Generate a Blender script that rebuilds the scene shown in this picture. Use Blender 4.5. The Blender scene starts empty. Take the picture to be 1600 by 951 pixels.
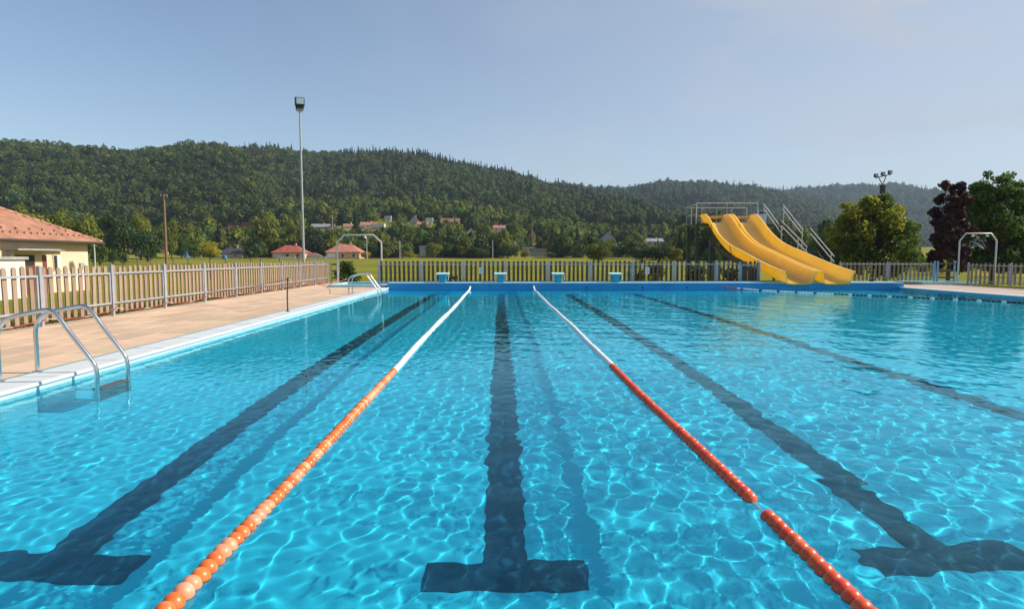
import bpy, math, random
import numpy as np
from mathutils import Vector, Matrix, Euler
random.seed(7); RNG = np.random.default_rng(11)
S = bpy.context.scene; COL = S.collection
R = math.radians

# ------------------------------------------------------------------ camera
F = 960.0; CX = 800.0; CY = 475.5; HZ = 402.0; VX = 782.0; CAMZ = 1.3
cam_d = bpy.data.cameras.new("camera"); cam = bpy.data.objects.new("camera", cam_d); COL.objects.link(cam)
cam_d.sensor_width = 36.0; cam_d.lens = F / 1600 * 36.0
cam_d.clip_start = 0.05; cam_d.clip_end = 20000
cam.location = (0, 0, CAMZ)
cam.rotation_euler = (R(90) - math.atan((CY - HZ) / F), 0, -math.atan((CX - VX) / F))
S.camera = cam
# ------------------------------------------------------------------ light
SUN_EL = 36.0; SUN_AZ = 88.0          # azimuth clockwise from +Y
W = bpy.data.worlds.new("World"); S.world = W; W.use_nodes = True
nt = W.node_tree; bg = nt.nodes["Background"]
sky = nt.nodes.new("ShaderNodeTexSky"); sky.sky_type = 'NISHITA'; sky.sun_disc = False
sky.sun_elevation = R(SUN_EL); sky.sun_rotation = R(SUN_AZ)
sky.air_density = 1.0; sky.dust_density = 0.7; sky.ozone_density = 1.5
# thin high cloud veil thickening towards the sun on the right, with faint wisps
wn_ = nt.nodes; wl_ = nt.links
geo = wn_.new("ShaderNodeTexCoord"); dp = wn_.new("ShaderNodeVectorMath"); dp.operation = 'DOT_PRODUCT'
wl_.new(geo.outputs["Generated"], dp.inputs[0]); dp.inputs[1].default_value = (math.sin(R(75)) * math.cos(R(24)), math.cos(R(75)) * math.cos(R(24)), math.sin(R(24)))
v1 = wn_.new("ShaderNodeMapRange"); v1.interpolation_type = 'SMOOTHSTEP'; v1.inputs[1].default_value = -0.1; v1.inputs[2].default_value = 1.0; v1.inputs[4].default_value = 0.68; wl_.new(dp.outputs["Value"], v1.inputs[0])
mpg = wn_.new("ShaderNodeMapping"); mpg.inputs["Scale"].default_value = (1.2, 1.2, 3.6); wl_.new(geo.outputs["Generated"], mpg.inputs[0])
cn_ = wn_.new("ShaderNodeTexNoise"); cn_.inputs["Scale"].default_value = 2.6; cn_.inputs["Detail"].default_value = 7; cn_.inputs["Distortion"].default_value = 0.6; wl_.new(mpg.outputs[0], cn_.inputs[0])
v2 = wn_.new("ShaderNodeMapRange"); v2.inputs[1].default_value = 0.50; v2.inputs[2].default_value = 0.75; v2.inputs[3].default_value = 0.82; v2.inputs[4].default_value = 1.6; wl_.new(cn_.outputs["Fac"], v2.inputs[0])
vm = wn_.new("ShaderNodeMath"); vm.operation = 'MULTIPLY'; wl_.new(v1.outputs[0], vm.inputs[0]); wl_.new(v2.outputs[0], vm.inputs[1])
mxs = wn_.new("ShaderNodeMix"); mxs.data_type = 'RGBA'; wl_.new(vm.outputs[0], mxs.inputs[0]); wl_.new(sky.outputs[0], mxs.inputs[6]); mxs.inputs[7].default_value = (3.9, 4.1, 4.5, 1)
wl_.new(mxs.outputs[2], bg.inputs[0]); bg.inputs[1].default_value = 0.107
sun_d = bpy.data.lights.new("sun", 'SUN'); sun = bpy.data.objects.new("sun", sun_d); COL.objects.link(sun)
sun_d.energy = 4.8; sun_d.angle = R(0.53); sun_d.color = (1.0, 0.93, 0.82)
sd = Vector((math.sin(R(SUN_AZ)) * math.cos(R(SUN_EL)), math.cos(R(SUN_AZ)) * math.cos(R(SUN_EL)), math.sin(R(SUN_EL))))
sun.rotation_euler = sd.to_track_quat('Z', 'Y').to_euler()
sun_d.cycles.is_caustics_light = True
S.view_settings.view_transform = 'Standard'; S.view_settings.look = 'None'
S.view_settings.exposure = 0.45; S.view_settings.gamma = 1.0
S.render.engine = 'CYCLES'
S.cycles.use_denoising = True
S.cycles.max_bounces = 8; S.cycles.transparent_max_bounces = 12; S.cycles.transmission_bounces = 6
S.cycles.volume_bounces = 0
S.cycles.sample_clamp_indirect = 4.0; S.cycles.sample_clamp_direct = 12.0

HAZE_D = 0.00014
# ------------------------------------------------------------------ helpers
def wx(px, Y): return (px - VX) / F * Y
def wz(py, Y): return CAMZ + (HZ - py) / F * Y

def tag(o, label=None, cat=None, group=None, kind=None):
    if label: o["label"] = label
    if cat: o["category"] = cat
    if group: o["group"] = group
    if kind: o["kind"] = kind
    return o

def empty(name, loc=(0, 0, 0), label=None, cat=None, group=None, rz=0.0):
    o = bpy.data.objects.new(name, None); COL.objects.link(o)
    o.location = loc; o.rotation_euler = (0, 0, rz); o.empty_display_size = 0.2
    return tag(o, label, cat, group)

def link(name, me, parent=None, loc=None, rz=0.0):
    o = bpy.data.objects.new(name, me); COL.objects.link(o)
    if parent: o.parent = parent
    if loc is not None: o.location = loc
    if rz: o.rotation_euler = (0, 0, rz)
    return o

class MB:
    def __init__(s): s.v = []; s.f = []
    def add(s, vs, fs):
        n = len(s.v); s.v += [tuple(p) for p in vs]; s.f += [tuple(i + n for i in f) for f in fs]; return s
    def box(s, x0, x1, y0, y1, z0, z1, bev=0.0):
        if bev <= 0:
            vs = [(x, y, z) for z in (z0, z1) for y in (y0, y1) for x in (x0, x1)]
            return s.add(vs, [(0, 2, 3, 1), (4, 5, 7, 6), (0, 1, 5, 4), (2, 6, 7, 3), (0, 4, 6, 2), (1, 3, 7, 5)])
        b = bev; vs = []
        for (z, i) in ((z0, 0), (z1 - b, 0), (z1, b)):
            vs += [(x0 + i, y0 + i, z), (x1 - i, y0 + i, z), (x1 - i, y1 - i, z), (x0 + i, y1 - i, z)]
        fs = [(3, 2, 1, 0), (8, 9, 10, 11)]
        for k in (0, 4):
            for j in range(4): fs.append((k + j, k + (j + 1) % 4, k + 4 + (j + 1) % 4, k + 4 + j))
        return s.add(vs, fs)
    def beam(s, p, q, w, h=None):
        p = Vector(p); q = Vector(q); h = h or w; d = (q - p).normalized()
        up = Vector((0, 0, 1)) if abs(d.z) < 0.95 else Vector((0, 1, 0))
        a = d.cross(up).normalized() * w / 2; b = a.cross(d).normalized() * h / 2
        vs = [c + i * a + j * b for c in (p, q) for (i, j) in ((-1, -1), (1, -1), (1, 1), (-1, 1))]
        return s.add(vs, [(0, 1, 2, 3), (7, 6, 5, 4), (0, 4, 5, 1), (1, 5, 6, 2), (2, 6, 7, 3), (3, 7, 4, 0)])
    def tube(s, pts, r, n=8, cap=True):
        pts = [Vector(p) for p in pts]; rs = r if isinstance(r, (list, tuple)) else [r] * len(pts)
        n0 = len(s.v); prev = None
        for i, p in enumerate(pts):
            if i == 0: d = pts[1] - p
            elif i == len(pts) - 1: d = p - pts[i - 1]
            else: d = (pts[i + 1] - p).normalized() + (p - pts[i - 1]).normalized()
            d.normalize()
            if prev is None:
                up = Vector((0, 0, 1)) if abs(d.z) < 0.9 else Vector((0, 1, 0))
                a = d.cross(up).normalized()
            else:
                a = (prev - d * prev.dot(d)).normalized()
            prev = a; b = d.cross(a)
            for k in range(n):
                t = 2 * math.pi * k / n
                s.v.append(tuple(p + (a * math.cos(t) + b * math.sin(t)) * rs[i]))
        for i in range(len(pts) - 1):
            for k in range(n):
                s.f.append((n0 + i * n + k, n0 + i * n + (k + 1) % n, n0 + (i + 1) * n + (k + 1) % n, n0 + (i + 1) * n + k))
        if cap:
            s.f.append(tuple(n0 + k for k in reversed(range(n)))); m = n0 + (len(pts) - 1) * n
            s.f.append(tuple(m + k for k in range(n)))
        return s
    def mesh(s, name, mats=(), smooth=False, ang=None):
        me = bpy.data.meshes.new(name); me.from_pydata(s.v, [], s.f); me.validate(); me.update()
        for m in (mats if isinstance(mats, (list, tuple)) else [mats]): me.materials.append(m)
        if smooth:
            me.polygons.foreach_set("use_smooth", [True] * len(me.polygons))
            if ang is None: ang = 40
            try: me.set_sharp_from_angle(angle=R(ang))
            except Exception: pass
        return me
    def build(s, name, mats=(), parent=None, smooth=False, loc=None, ang=None):
        return link(name, s.mesh(name, mats, smooth, ang), parent, loc)

def np_mesh(name, V, Fq, mats=(), smooth=False):
    V = np.asarray(V, dtype=np.float32); Fq = np.asarray(Fq, dtype=np.int32)
    me = bpy.data.meshes.new(name); k = Fq.shape[1]
    me.vertices.add(len(V)); me.vertices.foreach_set("co", V.ravel())
    me.loops.add(Fq.size); me.loops.foreach_set("vertex_index", Fq.ravel())
    me.polygons.add(len(Fq)); me.polygons.foreach_set("loop_start", np.arange(0, Fq.size, k, dtype=np.int32))
    me.polygons.foreach_set("loop_total", np.full(len(Fq), k, dtype=np.int32))
    if smooth: me.polygons.foreach_set("use_smooth", np.ones(len(Fq), dtype=bool))
    me.update(calc_edges=True)
    for m in (mats if isinstance(mats, (list, tuple)) else [mats]): me.materials.append(m)
    return me

def grid_faces(nx, ny):
    i = np.arange(ny - 1)[:, None] * nx + np.arange(nx - 1)[None, :]
    return np.stack([i, i + 1, i + nx + 1, i + nx], -1).reshape(-1, 4)

# value noise in numpy
_T = np.random.default_rng(3).random((256, 256))
def vnoise(x, y):
    xi = np.floor(x).astype(int); yi = np.floor(y).astype(int); fx = x - xi; fy = y - yi
    fx = fx * fx * (3 - 2 * fx); fy = fy * fy * (3 - 2 * fy)
    g = lambda a, b: _T[a % 256, b % 256]
    return (g(xi, yi) * (1 - fx) + g(xi + 1, yi) * fx) * (1 - fy) + (g(xi, yi + 1) * (1 - fx) + g(xi + 1, yi + 1) * fx) * fy
def fbm(x, y, o=4):
    s = 0; a = 0.5
    for i in range(o): s = s + a * vnoise(x * 2 ** i + 17 * i, y * 2 ** i + 31 * i); a *= 0.5
    return s

# ------------------------------------------------------------------ materials
def mat(name, col, rough=0.7, metal=0.0, var=0.0, vscale=3.0, bump=0.0, bscale=20.0, rnd=0.0, trans=0.0, col2=None,
        spec=0.5, coat=0.0, dirt=None, stretch=None, detail=4.0, trans_col=None):
    m = bpy.data.materials.new(name); m.use_nodes = True; n = m.node_tree.nodes; l = m.node_tree.links
    b = n["Principled BSDF"]; out = n["Material Output"]
    b.inputs["Roughness"].default_value = rough; b.inputs["Metallic"].default_value = metal
    b.inputs["Specular IOR Level"].default_value = spec; b.inputs["Coat Weight"].default_value = coat
    tc = n.new("ShaderNodeTexCoord"); vec = tc.outputs["Object"]
    if stretch:
        mp = n.new("ShaderNodeMapping"); mp.inputs["Scale"].default_value = stretch; l.new(vec, mp.inputs[0]); vec = mp.outputs[0]
    c = n.new("ShaderNodeRGB"); c.outputs[0].default_value = (*col, 1); csock = c.outputs[0]
    if var > 0 or col2:
        t = n.new("ShaderNodeTexNoise"); t.inputs["Scale"].default_value = vscale; t.inputs["Detail"].default_value = detail
        l.new(vec, t.inputs["Vector"])
        mr = n.new("ShaderNodeMapRange"); mr.inputs[1].default_value = 0.35; mr.inputs[2].default_value = 0.65
        l.new(t.outputs["Fac"], mr.inputs[0])
        mx = n.new("ShaderNodeMix"); mx.data_type = 'RGBA'; l.new(mr.outputs[0], mx.inputs[0])
        if col2: A, B = col, col2
        else: A = tuple(x * (1 - var) for x in col); B = tuple(min(1, x * (1 + var)) for x in col)
        mx.inputs[6].default_value = (*A, 1); mx.inputs[7].default_value = (*B, 1); csock = mx.outputs[2]
    if dirt:
        t = n.new("ShaderNodeTexNoise"); t.inputs["Scale"].default_value = dirt[1]; t.inputs["Detail"].default_value = 8
        t.inputs["Roughness"].default_value = 0.7; l.new(tc.outputs["Object"], t.inputs["Vector"])
        mr = n.new("ShaderNodeMapRange"); mr.inputs[1].default_value = 0.52; mr.inputs[2].default_value = 0.72; mr.inputs[4].default_value = dirt[2]
        l.new(t.outputs["Fac"], mr.inputs[0])
        mx = n.new("ShaderNodeMix"); mx.data_type = 'RGBA'; l.new(mr.outputs[0], mx.inputs[0]); l.new(csock, mx.inputs[6])
        mx.inputs[7].default_value = (*dirt[0], 1); csock = mx.outputs[2]
    if rnd > 0:
        oi = n.new("ShaderNodeObjectInfo"); mr = n.new("ShaderNodeMapRange")
        mr.inputs[3].default_value = 1 - rnd; mr.inputs[4].default_value = 1 + rnd; l.new(oi.outputs["Random"], mr.inputs[0])
        hs = n.new("ShaderNodeHueSaturation"); l.new(mr.outputs[0], hs.inputs["Value"]); l.new(csock, hs.inputs["Color"])
        mr2 = n.new("ShaderNodeMapRange"); mr2.inputs[3].default_value = 0.5 + rnd * 0.06; mr2.inputs[4].default_value = 0.5 - rnd * 0.06
        ml = n.new("ShaderNodeMath"); ml.operation = 'FRACT'; m3 = n.new("ShaderNodeMath"); m3.operation = 'MULTIPLY'; m3.inputs[1].default_value = 7.31
        l.new(oi.outputs["Random"], m3.inputs[0]); l.new(m3.outputs[0], ml.inputs[0]); l.new(ml.outputs[0], mr2.inputs[0])
        l.new(mr2.outputs[0], hs.inputs["Hue"]); csock = hs.outputs[0]
    l.new(csock, b.inputs["Base Color"])
    if bump > 0:
        t = n.new("ShaderNodeTexNoise"); t.inputs["Scale"].default_value = bscale; t.inputs["Detail"].default_value = 5
        l.new(vec, t.inputs["Vector"]); bn = n.new("ShaderNodeBump"); bn.inputs["Strength"].default_value = bump
        bn.inputs["Distance"].default_value = 0.02; l.new(t.outputs["Fac"], bn.inputs["Height"]); l.new(bn.outputs[0], b.inputs["Normal"])
    if trans > 0:
        tr = n.new("ShaderNodeBsdfTranslucent"); ms = n.new("ShaderNodeMixShader"); ms.inputs[0].default_value = trans
        if trans_col:
            tr.inputs["Color"].default_value = (*trans_col, 1)
        else: l.new(csock, tr.inputs["Color"])
        l.new(b.outputs[0], ms.inputs[1]); l.new(tr.outputs[0], ms.inputs[2]); l.new(ms.outputs[0], out.inputs[0])
    return m
# ================================================================== POOL
PX0, PX1, PY0, PY1 = -4.55, 16.45, 0.9, 25.0     # inner walls
DEPTH = 1.0; ZD = 0.08                          # floor depth, deck level
M_floor = mat("pool_paint", (0.07, 0.54, 0.68), 0.6, var=0.05, vscale=0.7, dirt=((0.06, 0.42, 0.56), 0.5, 0.5))
M_line = mat("lane_line_paint", (0.003, 0.04, 0.085), 0.6, var=0.3, vscale=3.0, dirt=((0.02, 0.10, 0.14), 5.0, 0.35))
M_wallblue = mat("far_wall_paint", (0.025, 0.25, 0.52), 0.55, var=0.08, vscale=1.5, dirt=((0.03, 0.10, 0.20), 1.3, 0.3), stretch=(1, 1, 0.3))
M_walltop = mat("wall_top_paint", (0.22, 0.5, 0.66), 0.5, var=0.1, vscale=3)
M_white = mat("white_coping", (0.62, 0.64, 0.63), 0.55, var=0.06, vscale=4, dirt=((0.4, 0.4, 0.36), 2.0, 0.35), bump=0.1)
M_tileband = mat("pale_wall_band", (0.45, 0.66, 0.74), 0.5, var=0.06, vscale=5)

def caus(o): o.cycles.is_caustics_receiver = True; return o
fl = MB().box(PX0, PX1, PY0, PY1, -DEPTH - 0.1, -DEPTH).build("pool_floor", M_floor); tag(fl, kind="structure"); caus(fl)
def lane_line(xc):
    y0, y1 = 3.17, 23.0; z = -DEPTH; hw = 0.13; tb = 0.27
    m = MB()
    m.box(xc - hw, xc + hw, y0 + tb, y1 - tb, z, z + 0.004)
    m.box(xc - 0.46, xc + 0.46, y0, y0 + tb, z, z + 0.004)
    m.box(xc - 0.46, xc + 0.46, y1 - tb, y1, z, z + 0.004)
    o = m.build("lane_marking", M_line, fl); caus(o)
for xc in (-2.47, 0.03, 2.5, 5.0): lane_line(xc)

# side walls
wl = MB().box(PX0 - 0.2, PX0, PY0, PY1, -DEPTH - 0.1, -0.99).box(PX1, PX1 + 0.2, PY0, PY1, -DEPTH - 0.1, ZD - 0.029).box(PX0 - 0.2, PX1 + 0.2, PY0 - 0.2, PY0, -DEPTH - 0.1, -0.001).build("pool_wall", M_floor)
tag(wl, kind="structure"); caus(wl)
wb = MB().box(PX0 - 0.2, PX0 + 0.004, PY0, PY1, -DEPTH + .002, ZD - 0.029).build("tile_band", M_tileband, wl); caus(wb)
# grille teeth of the overflow gutter under the coping
gm = MB()
y = PY0 + 0.1
while y < PY1 - 0.1:
    gm.box(PX0 - 0.01, PX0 + 0.014, y, y + 0.03, -0.14, -0.012); y += 0.14
g = gm.build("gutter_grille", M_tileband, wl); g["kind"] = "stuff"; caus(g)
# coping
cp = MB().box(PX0 - 0.40, PX0 + 0.03, PY0 - 0.6, PY1, ZD - 0.028, ZD + 0.004, bev=0.008).build("coping", M_white); tag(cp, kind="structure")
cr = MB().box(PX1 - 0.03, PX1 + 0.30, PY0 - 0.6, PY1 - 0.002, ZD - 0.028, ZD + 0.004, bev=0.008).build("coping", M_white); tag(cr, kind="structure")
cn = MB().box(PX0 + 0.03, PX1 - 0.03, PY0 - 0.4, PY0 + 0.02, 0.005, ZD + 0.004, bev=0.008).build("coping", M_white); tag(cn, kind="structure")
M_tealline = mat("teal_joint", (0.08, 0.28, 0.30), 0.6)
for k_ in range(24): MB().box(PX0 - 0.399, PX0 + 0.022, k_ * 1.0 + 1.3, k_ * 1.0 + 1.308, ZD + 0.0042, ZD + 0.0058).build('coping_seam', M_tealline, cp)
tj = MB().box(PX0 - 0.43, PX0 - 0.402, PY0 - 0.6, PY1, 0.0, ZD + 0.006).build("coping_joint", M_tealline, cp)

# far wall: raised, from X=-5.9 to 16.45
FW0, FW1, WT = -4.6, 16.62, 0.27
fw = MB().box(FW0, FW1, PY1, PY1 + 0.9, -DEPTH - 0.1, WT - 0.03).build("far_wall", M_wallblue); tag(fw, kind="structure"); caus(fw)
ft = MB().box(FW0 - 0.01, FW1 + 0.01, PY1 - 0.02, PY1 + 0.95, WT - 0.03, WT, bev=0.008).build("wall_cap", M_walltop, fw)
M_dark = mat("dark_void", (0.01, 0.015, 0.02), 0.8)
for px in (917, 1005, 1075):
    MB().tube([(wx(px, 25), 24.996, wz(449.2, 25)), (wx(px, 25), 25.03, wz(449.2, 25))], 0.035, 12).build("wall_inlet", M_dark, fw)

# water: real waves; finer near the camera
def axis(segs):
    out = []
    for a, b, st in segs: out.append(np.arange(a, b, st))
    return np.unique(np.concatenate(out + [[segs[-1][1]]]))
xs = axis([(PX0 + 0.004, -3.2, 0.028), (-3.2, 3.2, 0.0135), (3.2, 6.0, 0.024), (6.0, PX1, 0.05)])
ys = axis([(PY0, 5.5, 0.0125), (5.5, 8, 0.018), (8.0, 13.0, 0.03), (13.0, PY1, 0.045)])
GX, GY = np.meshgrid(xs, ys)
def wave_h(x, y):
    rg = np.random.default_rng(5); h = np.zeros_like(x); h2 = np.zeros_like(x)
    right = np.clip((x + 1.6) / 2.6, 0, 1)
    for (N, l0, l1, sl, wgt) in ((22, 0.085, 0.14, 0.0040, 1.0), (20, 0.14, 0.25, 0.0082, None), (14, 0.30, 1.3, 0.0065, 2)):
        part = np.zeros_like(x)
        for i in range(N):
            lam = l0 * (l1 / l0) ** ((i + rg.random()) / N); k = 2 * math.pi / lam
            th = rg.random() * 2 * math.pi
            kx, ky = k * math.cos(th), k * math.sin(th); ph = rg.random() * 6.28
            part += np.sin(kx * (x + 0.04 * np.sin(1.3 * y + i)) + ky * (y + 0.04 * np.sin(1.1 * x + 2 * i)) + ph) * sl / k
        if wgt is None: part *= 0.38 + 0.62 * right
        elif wgt == 1.0: part *= 0.85 + 0.15 * right
        elif wgt == 2: part *= 0.22 + 0.78 * right
        h += part
    amp = 1.0
    patch = 0.62 + 0.75 * fbm(x * 0.35 + 5, y * 0.22 + 3, 3)
    return h * amp * patch
Hh = wave_h(GX, GY)
M_water = bpy.data.materials.new("water"); M_water.use_nodes = True
n = M_water.node_tree.nodes; l = M_water.node_tree.links; n.remove(n["Principled BSDF"])
gl = n.new("ShaderNodeBsdfGlass"); gl.inputs["IOR"].default_value = 1.333; gl.inputs["Roughness"].default_value = 0.0
gl.inputs["Color"].default_value = (0.52, 0.96, 1.0, 1)
l.new(gl.outputs[0], n["Material Output"].inputs[0])
wm = np_mesh("water", np.stack([GX, GY, Hh], -1).reshape(-1, 3), grid_faces(len(xs), len(ys)), M_water, True)
water = link("water", wm); tag(water, kind="structure"); water.cycles.is_caustics_caster = True
# ================================================================== TERRAIN
def sstep(a, b, x):
    t = np.clip((x - a) / (b - a), 0, 1); return t * t * (3 - 2 * t)
HILLS = []
def hill(pts, foot, crest, zfoot, tree_h, gul=1.0):
    p = np.array(pts, float); HILLS.append((p[:, 0], p[:, 1], foot, crest, zfoot, tree_h, gul))
hill([(-1400, 250), (-600, 235), (-200, 225), (0, 219), (100, 222), (200, 228), (280, 224), (330, 223), (372, 227), (388, 232), (398, 246), (420, 266), (450, 290), (480, 325), (520, 365), (560, 398), (3000, 398)],
     330, 640, 16, 14)
hill([(-1400, 300), (200, 240), (350, 236), (398, 232), (440, 232), (500, 237), (560, 238), (620, 237), (660, 240), (700, 248), (760, 258), (800, 264), (860, 281), (920, 292), (960, 297), (1010, 306), (1080, 330), (1160, 365), (1230, 398), (3000, 398)],
     430, 880, 22, 9)
hill([(-1400, 330), (600, 310), (860, 298), (985, 294), (1030, 287), (1065, 286), (1100, 287), (1150, 293), (1200, 300), (1240, 308), (1290, 325), (1350, 350), (1420, 385), (1500, 398), (3000, 398)],
     780, 1500, 26, 10)
hill([(-1400, 330), (900, 310), (1130, 304), (1200, 300), (1250, 294), (1300, 292), (1360, 297), (1400, 296), (1450, 297), (1500, 300), (1560, 303), (1620, 300), (1800, 296), (2200, 300), (3000, 310)],
     1150, 2300, 20, 12)

def base_h(X, Y):
    d = Y
    z = np.where(d < 60, -0.62 * sstep(28, 42, d), 0) + np.where(d >= 60, -0.62 + 1.62 * sstep(60, 215, d), 0)
    px = VX + F * X / np.maximum(d, 30)
    slope = np.interp(px, [-800, 100, 250, 500, 700, 850, 1000, 1200, 3000], [0.18, 0.17, 0.15, 0.165, 0.16, 0.10, 0.065, 0.03, 0.02])
    t = np.maximum(d - 222, 0)
    z = z + slope * np.where(t < 40, t * t / 80.0, t - 20) * np.where(d > 600, np.exp(-(d - 600) / 900), 1)
    # bright grass knoll on the left
    z = z + 3.4 * np.exp(-((X + 116) / 15.0) ** 2 - ((d - 185) / 20.0) ** 2)
    # side yard left of the pool falls away
    z = z - 0.55 * sstep(8.6, 15.0, -X) * (1 - sstep(26, 40, d)) * sstep(-10, 0, d)
    z = z + 0.5 * (fbm(X * 0.02, Y * 0.02) - 0.5) * sstep(40, 90, d)
    return z
def hills_h(X, Y):
    best = np.full(np.shape(X), -1e9); who = np.full(np.shape(X), -1)
    px = VX + F * X / np.maximum(Y, 50)
    for i, (hx, hy, foot, crest, zf, th, gul) in enumerate(HILLS):
        ys_ = np.interp(px, hx, hy)
        crestv = crest * (1 + 0.10 * (fbm(px * 0.006 + 9 * i, px * 0 + 3.3 * i, 3) - 0.45))
        footv = foot * (1 + 0.10 * (fbm(px * 0.009 + 4 * i, px * 0 + 7.3 * i, 3) - 0.45))
        zc = CAMZ + (HZ - ys_) / F * crestv - th
        zc = np.full(np.shape(X), 1e9); tgt = (HZ - ys_) / F
        for tt in (.35, .45, .55, .65, .72, .79, .85, .9, .95, 1.0): zc = np.minimum(zc, zf + (tgt * (footv + tt * (crestv - footv)) + CAMZ - th - zf) / (1 - (1 - tt) ** 1.75))
        t = (Y - footv) / (crestv - footv)
        up = 1 - np.abs(1 - np.clip(t, 0, 1)) ** 1.75
        h = zf + (zc - zf) * np.where(t < 1, up, np.clip(1 - (t - 1) * 0.9, -1, 1))
        g = (fbm(X / 130.0 + 3 * i, Y / 190.0 + 5 * i, 4) - 0.60) * 40 * gul * np.clip(t * 3, 0, 1) * np.clip((1 - t) * 3.5, 0, 1)
        h = np.where(t > 0, h + g * (crest / 800.0) ** 0.8, -1e9)
        h = np.where(zc < zf + 4, -1e9, h)
        m = h > best; best = np.where(m, h, best); who = np.where(m, i, who)
    return best, who
def H(X, Y):
    X = np.asarray(X, float); Y = np.asarray(Y, float)
    b = base_h(X, Y); h, w = hills_h(X, Y)
    z = np.maximum(b, np.where(Y > 250, h, -1e9))
    inpool = (X > PX0 - 0.3) & (X < PX1 + 0.25) & (Y > PY0 - 0.3) & (Y < PY1 + 0.8)
    z = np.where(inpool, -1.6, z)
    return z
def Hs(x, y): return float(H(np.array([x]), np.array([y]))[0])

gxs = np.unique(np.concatenate([np.arange(-12, 24, 0.45), [PX0 - 0.31, PX0 - 0.29, PX1 + 0.24, PX1 + 0.26], np.arange(-60, 70, 2.0), np.arange(-240, 260, 7.0), np.arange(-1000, 1300, 17.0), np.arange(-2600, -999, 60.0), np.arange(1300, 5200, 50.0)]))
gys = np.unique(np.concatenate([np.arange(-3, 34, 0.6), [PY0 - 0.31, PY0 - 0.29, PY1 + 0.79, PY1 + 0.81], np.arange(34, 100, 2.0), np.arange(100, 300, 5.0), np.arange(300, 1100, 12.0), np.arange(1100, 2700, 24.0), np.arange(2700, 6500, 200.0), np.arange(-300, -3, 25.0)]))
TX, TY = np.meshgrid(gxs, gys); TZ = H(TX, TY)
M_ground = bpy.data.materials.new("meadow"); M_ground.use_nodes = True
n = M_ground.node_tree.nodes; l = M_ground.node_tree.links; b = n["Principled BSDF"]; b.inputs["Roughness"].default_value = 0.95; b.inputs["Specular IOR Level"].default_value = 0.1
tc = n.new("ShaderNodeTexCoord")
def nz(scale, det=5, mp=None, rough=0.6):
    t = n.new("ShaderNodeTexNoise"); t.inputs["Scale"].default_value = scale; t.inputs["Detail"].default_value = det; t.inputs["Roughness"].default_value = rough
    if mp:
        q = n.new("ShaderNodeMapping"); q.inputs["Scale"].default_value = mp; l.new(tc.outputs["Object"], q.inputs[0]); l.new(q.outputs[0], t.inputs[0])
    else: l.new(tc.outputs["Object"], t.inputs[0])
    return t.outputs["Fac"]
def mixc(fac, a, bb, lo=0.4, hi=0.6):
    mr = n.new("ShaderNodeMapRange"); mr.inputs[1].default_value = lo; mr.inputs[2].default_value = hi; l.new(fac, mr.inputs[0])
    mx = n.new("ShaderNodeMix"); mx.data_type = 'RGBA'; l.new(mr.outputs[0], mx.inputs[0])
    for k, v in ((6, a), (7, bb)):
        if isinstance(v, tuple): mx.inputs[k].default_value = (*v, 1)
        else: l.new(v, mx.inputs[k])
    return mx.outputs[2]
c1 = mixc(nz(0.06, 6), (0.16, 0.17, 0.014), (0.25, 0.225, 0.022))
c2 = mixc(nz(2.5, 6), c1, (0.10, 0.125, 0.02), 0.5, 0.75)
c3 = mixc(nz(0.012, 4, (1, 6, 1)), c2, (0.24, 0.19, 0.07), 0.56, 0.68)
l.new(c3, b.inputs["Base Color"])
bm = n.new("ShaderNodeBump"); bm.inputs["Strength"].default_value = 0.6; bm.inputs["Distance"].default_value = 0.08; l.new(nz(9, 6), bm.inputs["Height"]); l.new(bm.outputs[0], b.inputs["Normal"])
ground = link("ground", np_mesh("ground", np.stack([TX, TY, TZ], -1).reshape(-1, 3), grid_faces(len(gxs), len(gys)), M_ground, True)); tag(ground, kind="structure")
# pale farm track across the field
M_track = mat("track_gravel", (0.34, 0.31, 0.22), 0.9, var=0.2, vscale=0.5)
tv = []; tx = np.arange(-75, 60, 3.0)
for x in tx:
    for dy in (0, 3.2): yy = 206 + dy + 0.02 * x; tv.append((x, yy, Hs(x, yy) + 0.12))
tf = [(2 * i, 2 * i + 2, 2 * i + 3, 2 * i + 1) for i in range(len(tx) - 1)]
me = bpy.data.meshes.new("path"); me.from_pydata(tv, [], tf); me.materials.append(M_track); tag(link("path", me), kind="structure")

# ================================================================== FOLIAGE
def leaf_mat(name, col, rnd=0.25, trans=0.35, var=0.3, vscale=1.2, tcol=None):
    return mat(name, col, 0.6, var=var, vscale=vscale, rnd=rnd, trans=trans, spec=0.25, trans_col=tcol)
M_bark = mat("bark", (0.07, 0.055, 0.04), 0.9, var=0.3, vscale=6, bump=0.5, bscale=12)
LM = dict(
    dark=leaf_mat("leaves_dark", (0.045, 0.085, 0.018)), mid=leaf_mat("leaves_mid", (0.085, 0.135, 0.02)),
    olive=leaf_mat("leaves_olive", (0.16, 0.18, 0.016)), yellow=leaf_mat("leaves_yellow", (0.36, 0.31, 0.015), trans=0.45),
    mid2=leaf_mat("leaves_near_green", (0.10, 0.165, 0.022), trans=0.4), yellow2=leaf_mat("leaves_sunlit_yellow", (0.34, 0.34, 0.02), trans=0.45),
    purple=leaf_mat("leaves_purple", (0.07, 0.025, 0.03), trans=0.2), conifer=leaf_mat("needles", (0.026, 0.056, 0.024), trans=0.12),
    forest=leaf_mat("leaves_forest", (0.062, 0.092, 0.017), rnd=0.5, var=0.25, vscale=0.2),
    forest2=leaf_mat("leaves_forest_pale", (0.105, 0.132, 0.02), rnd=0.35, var=0.25, vscale=0.2))

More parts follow.
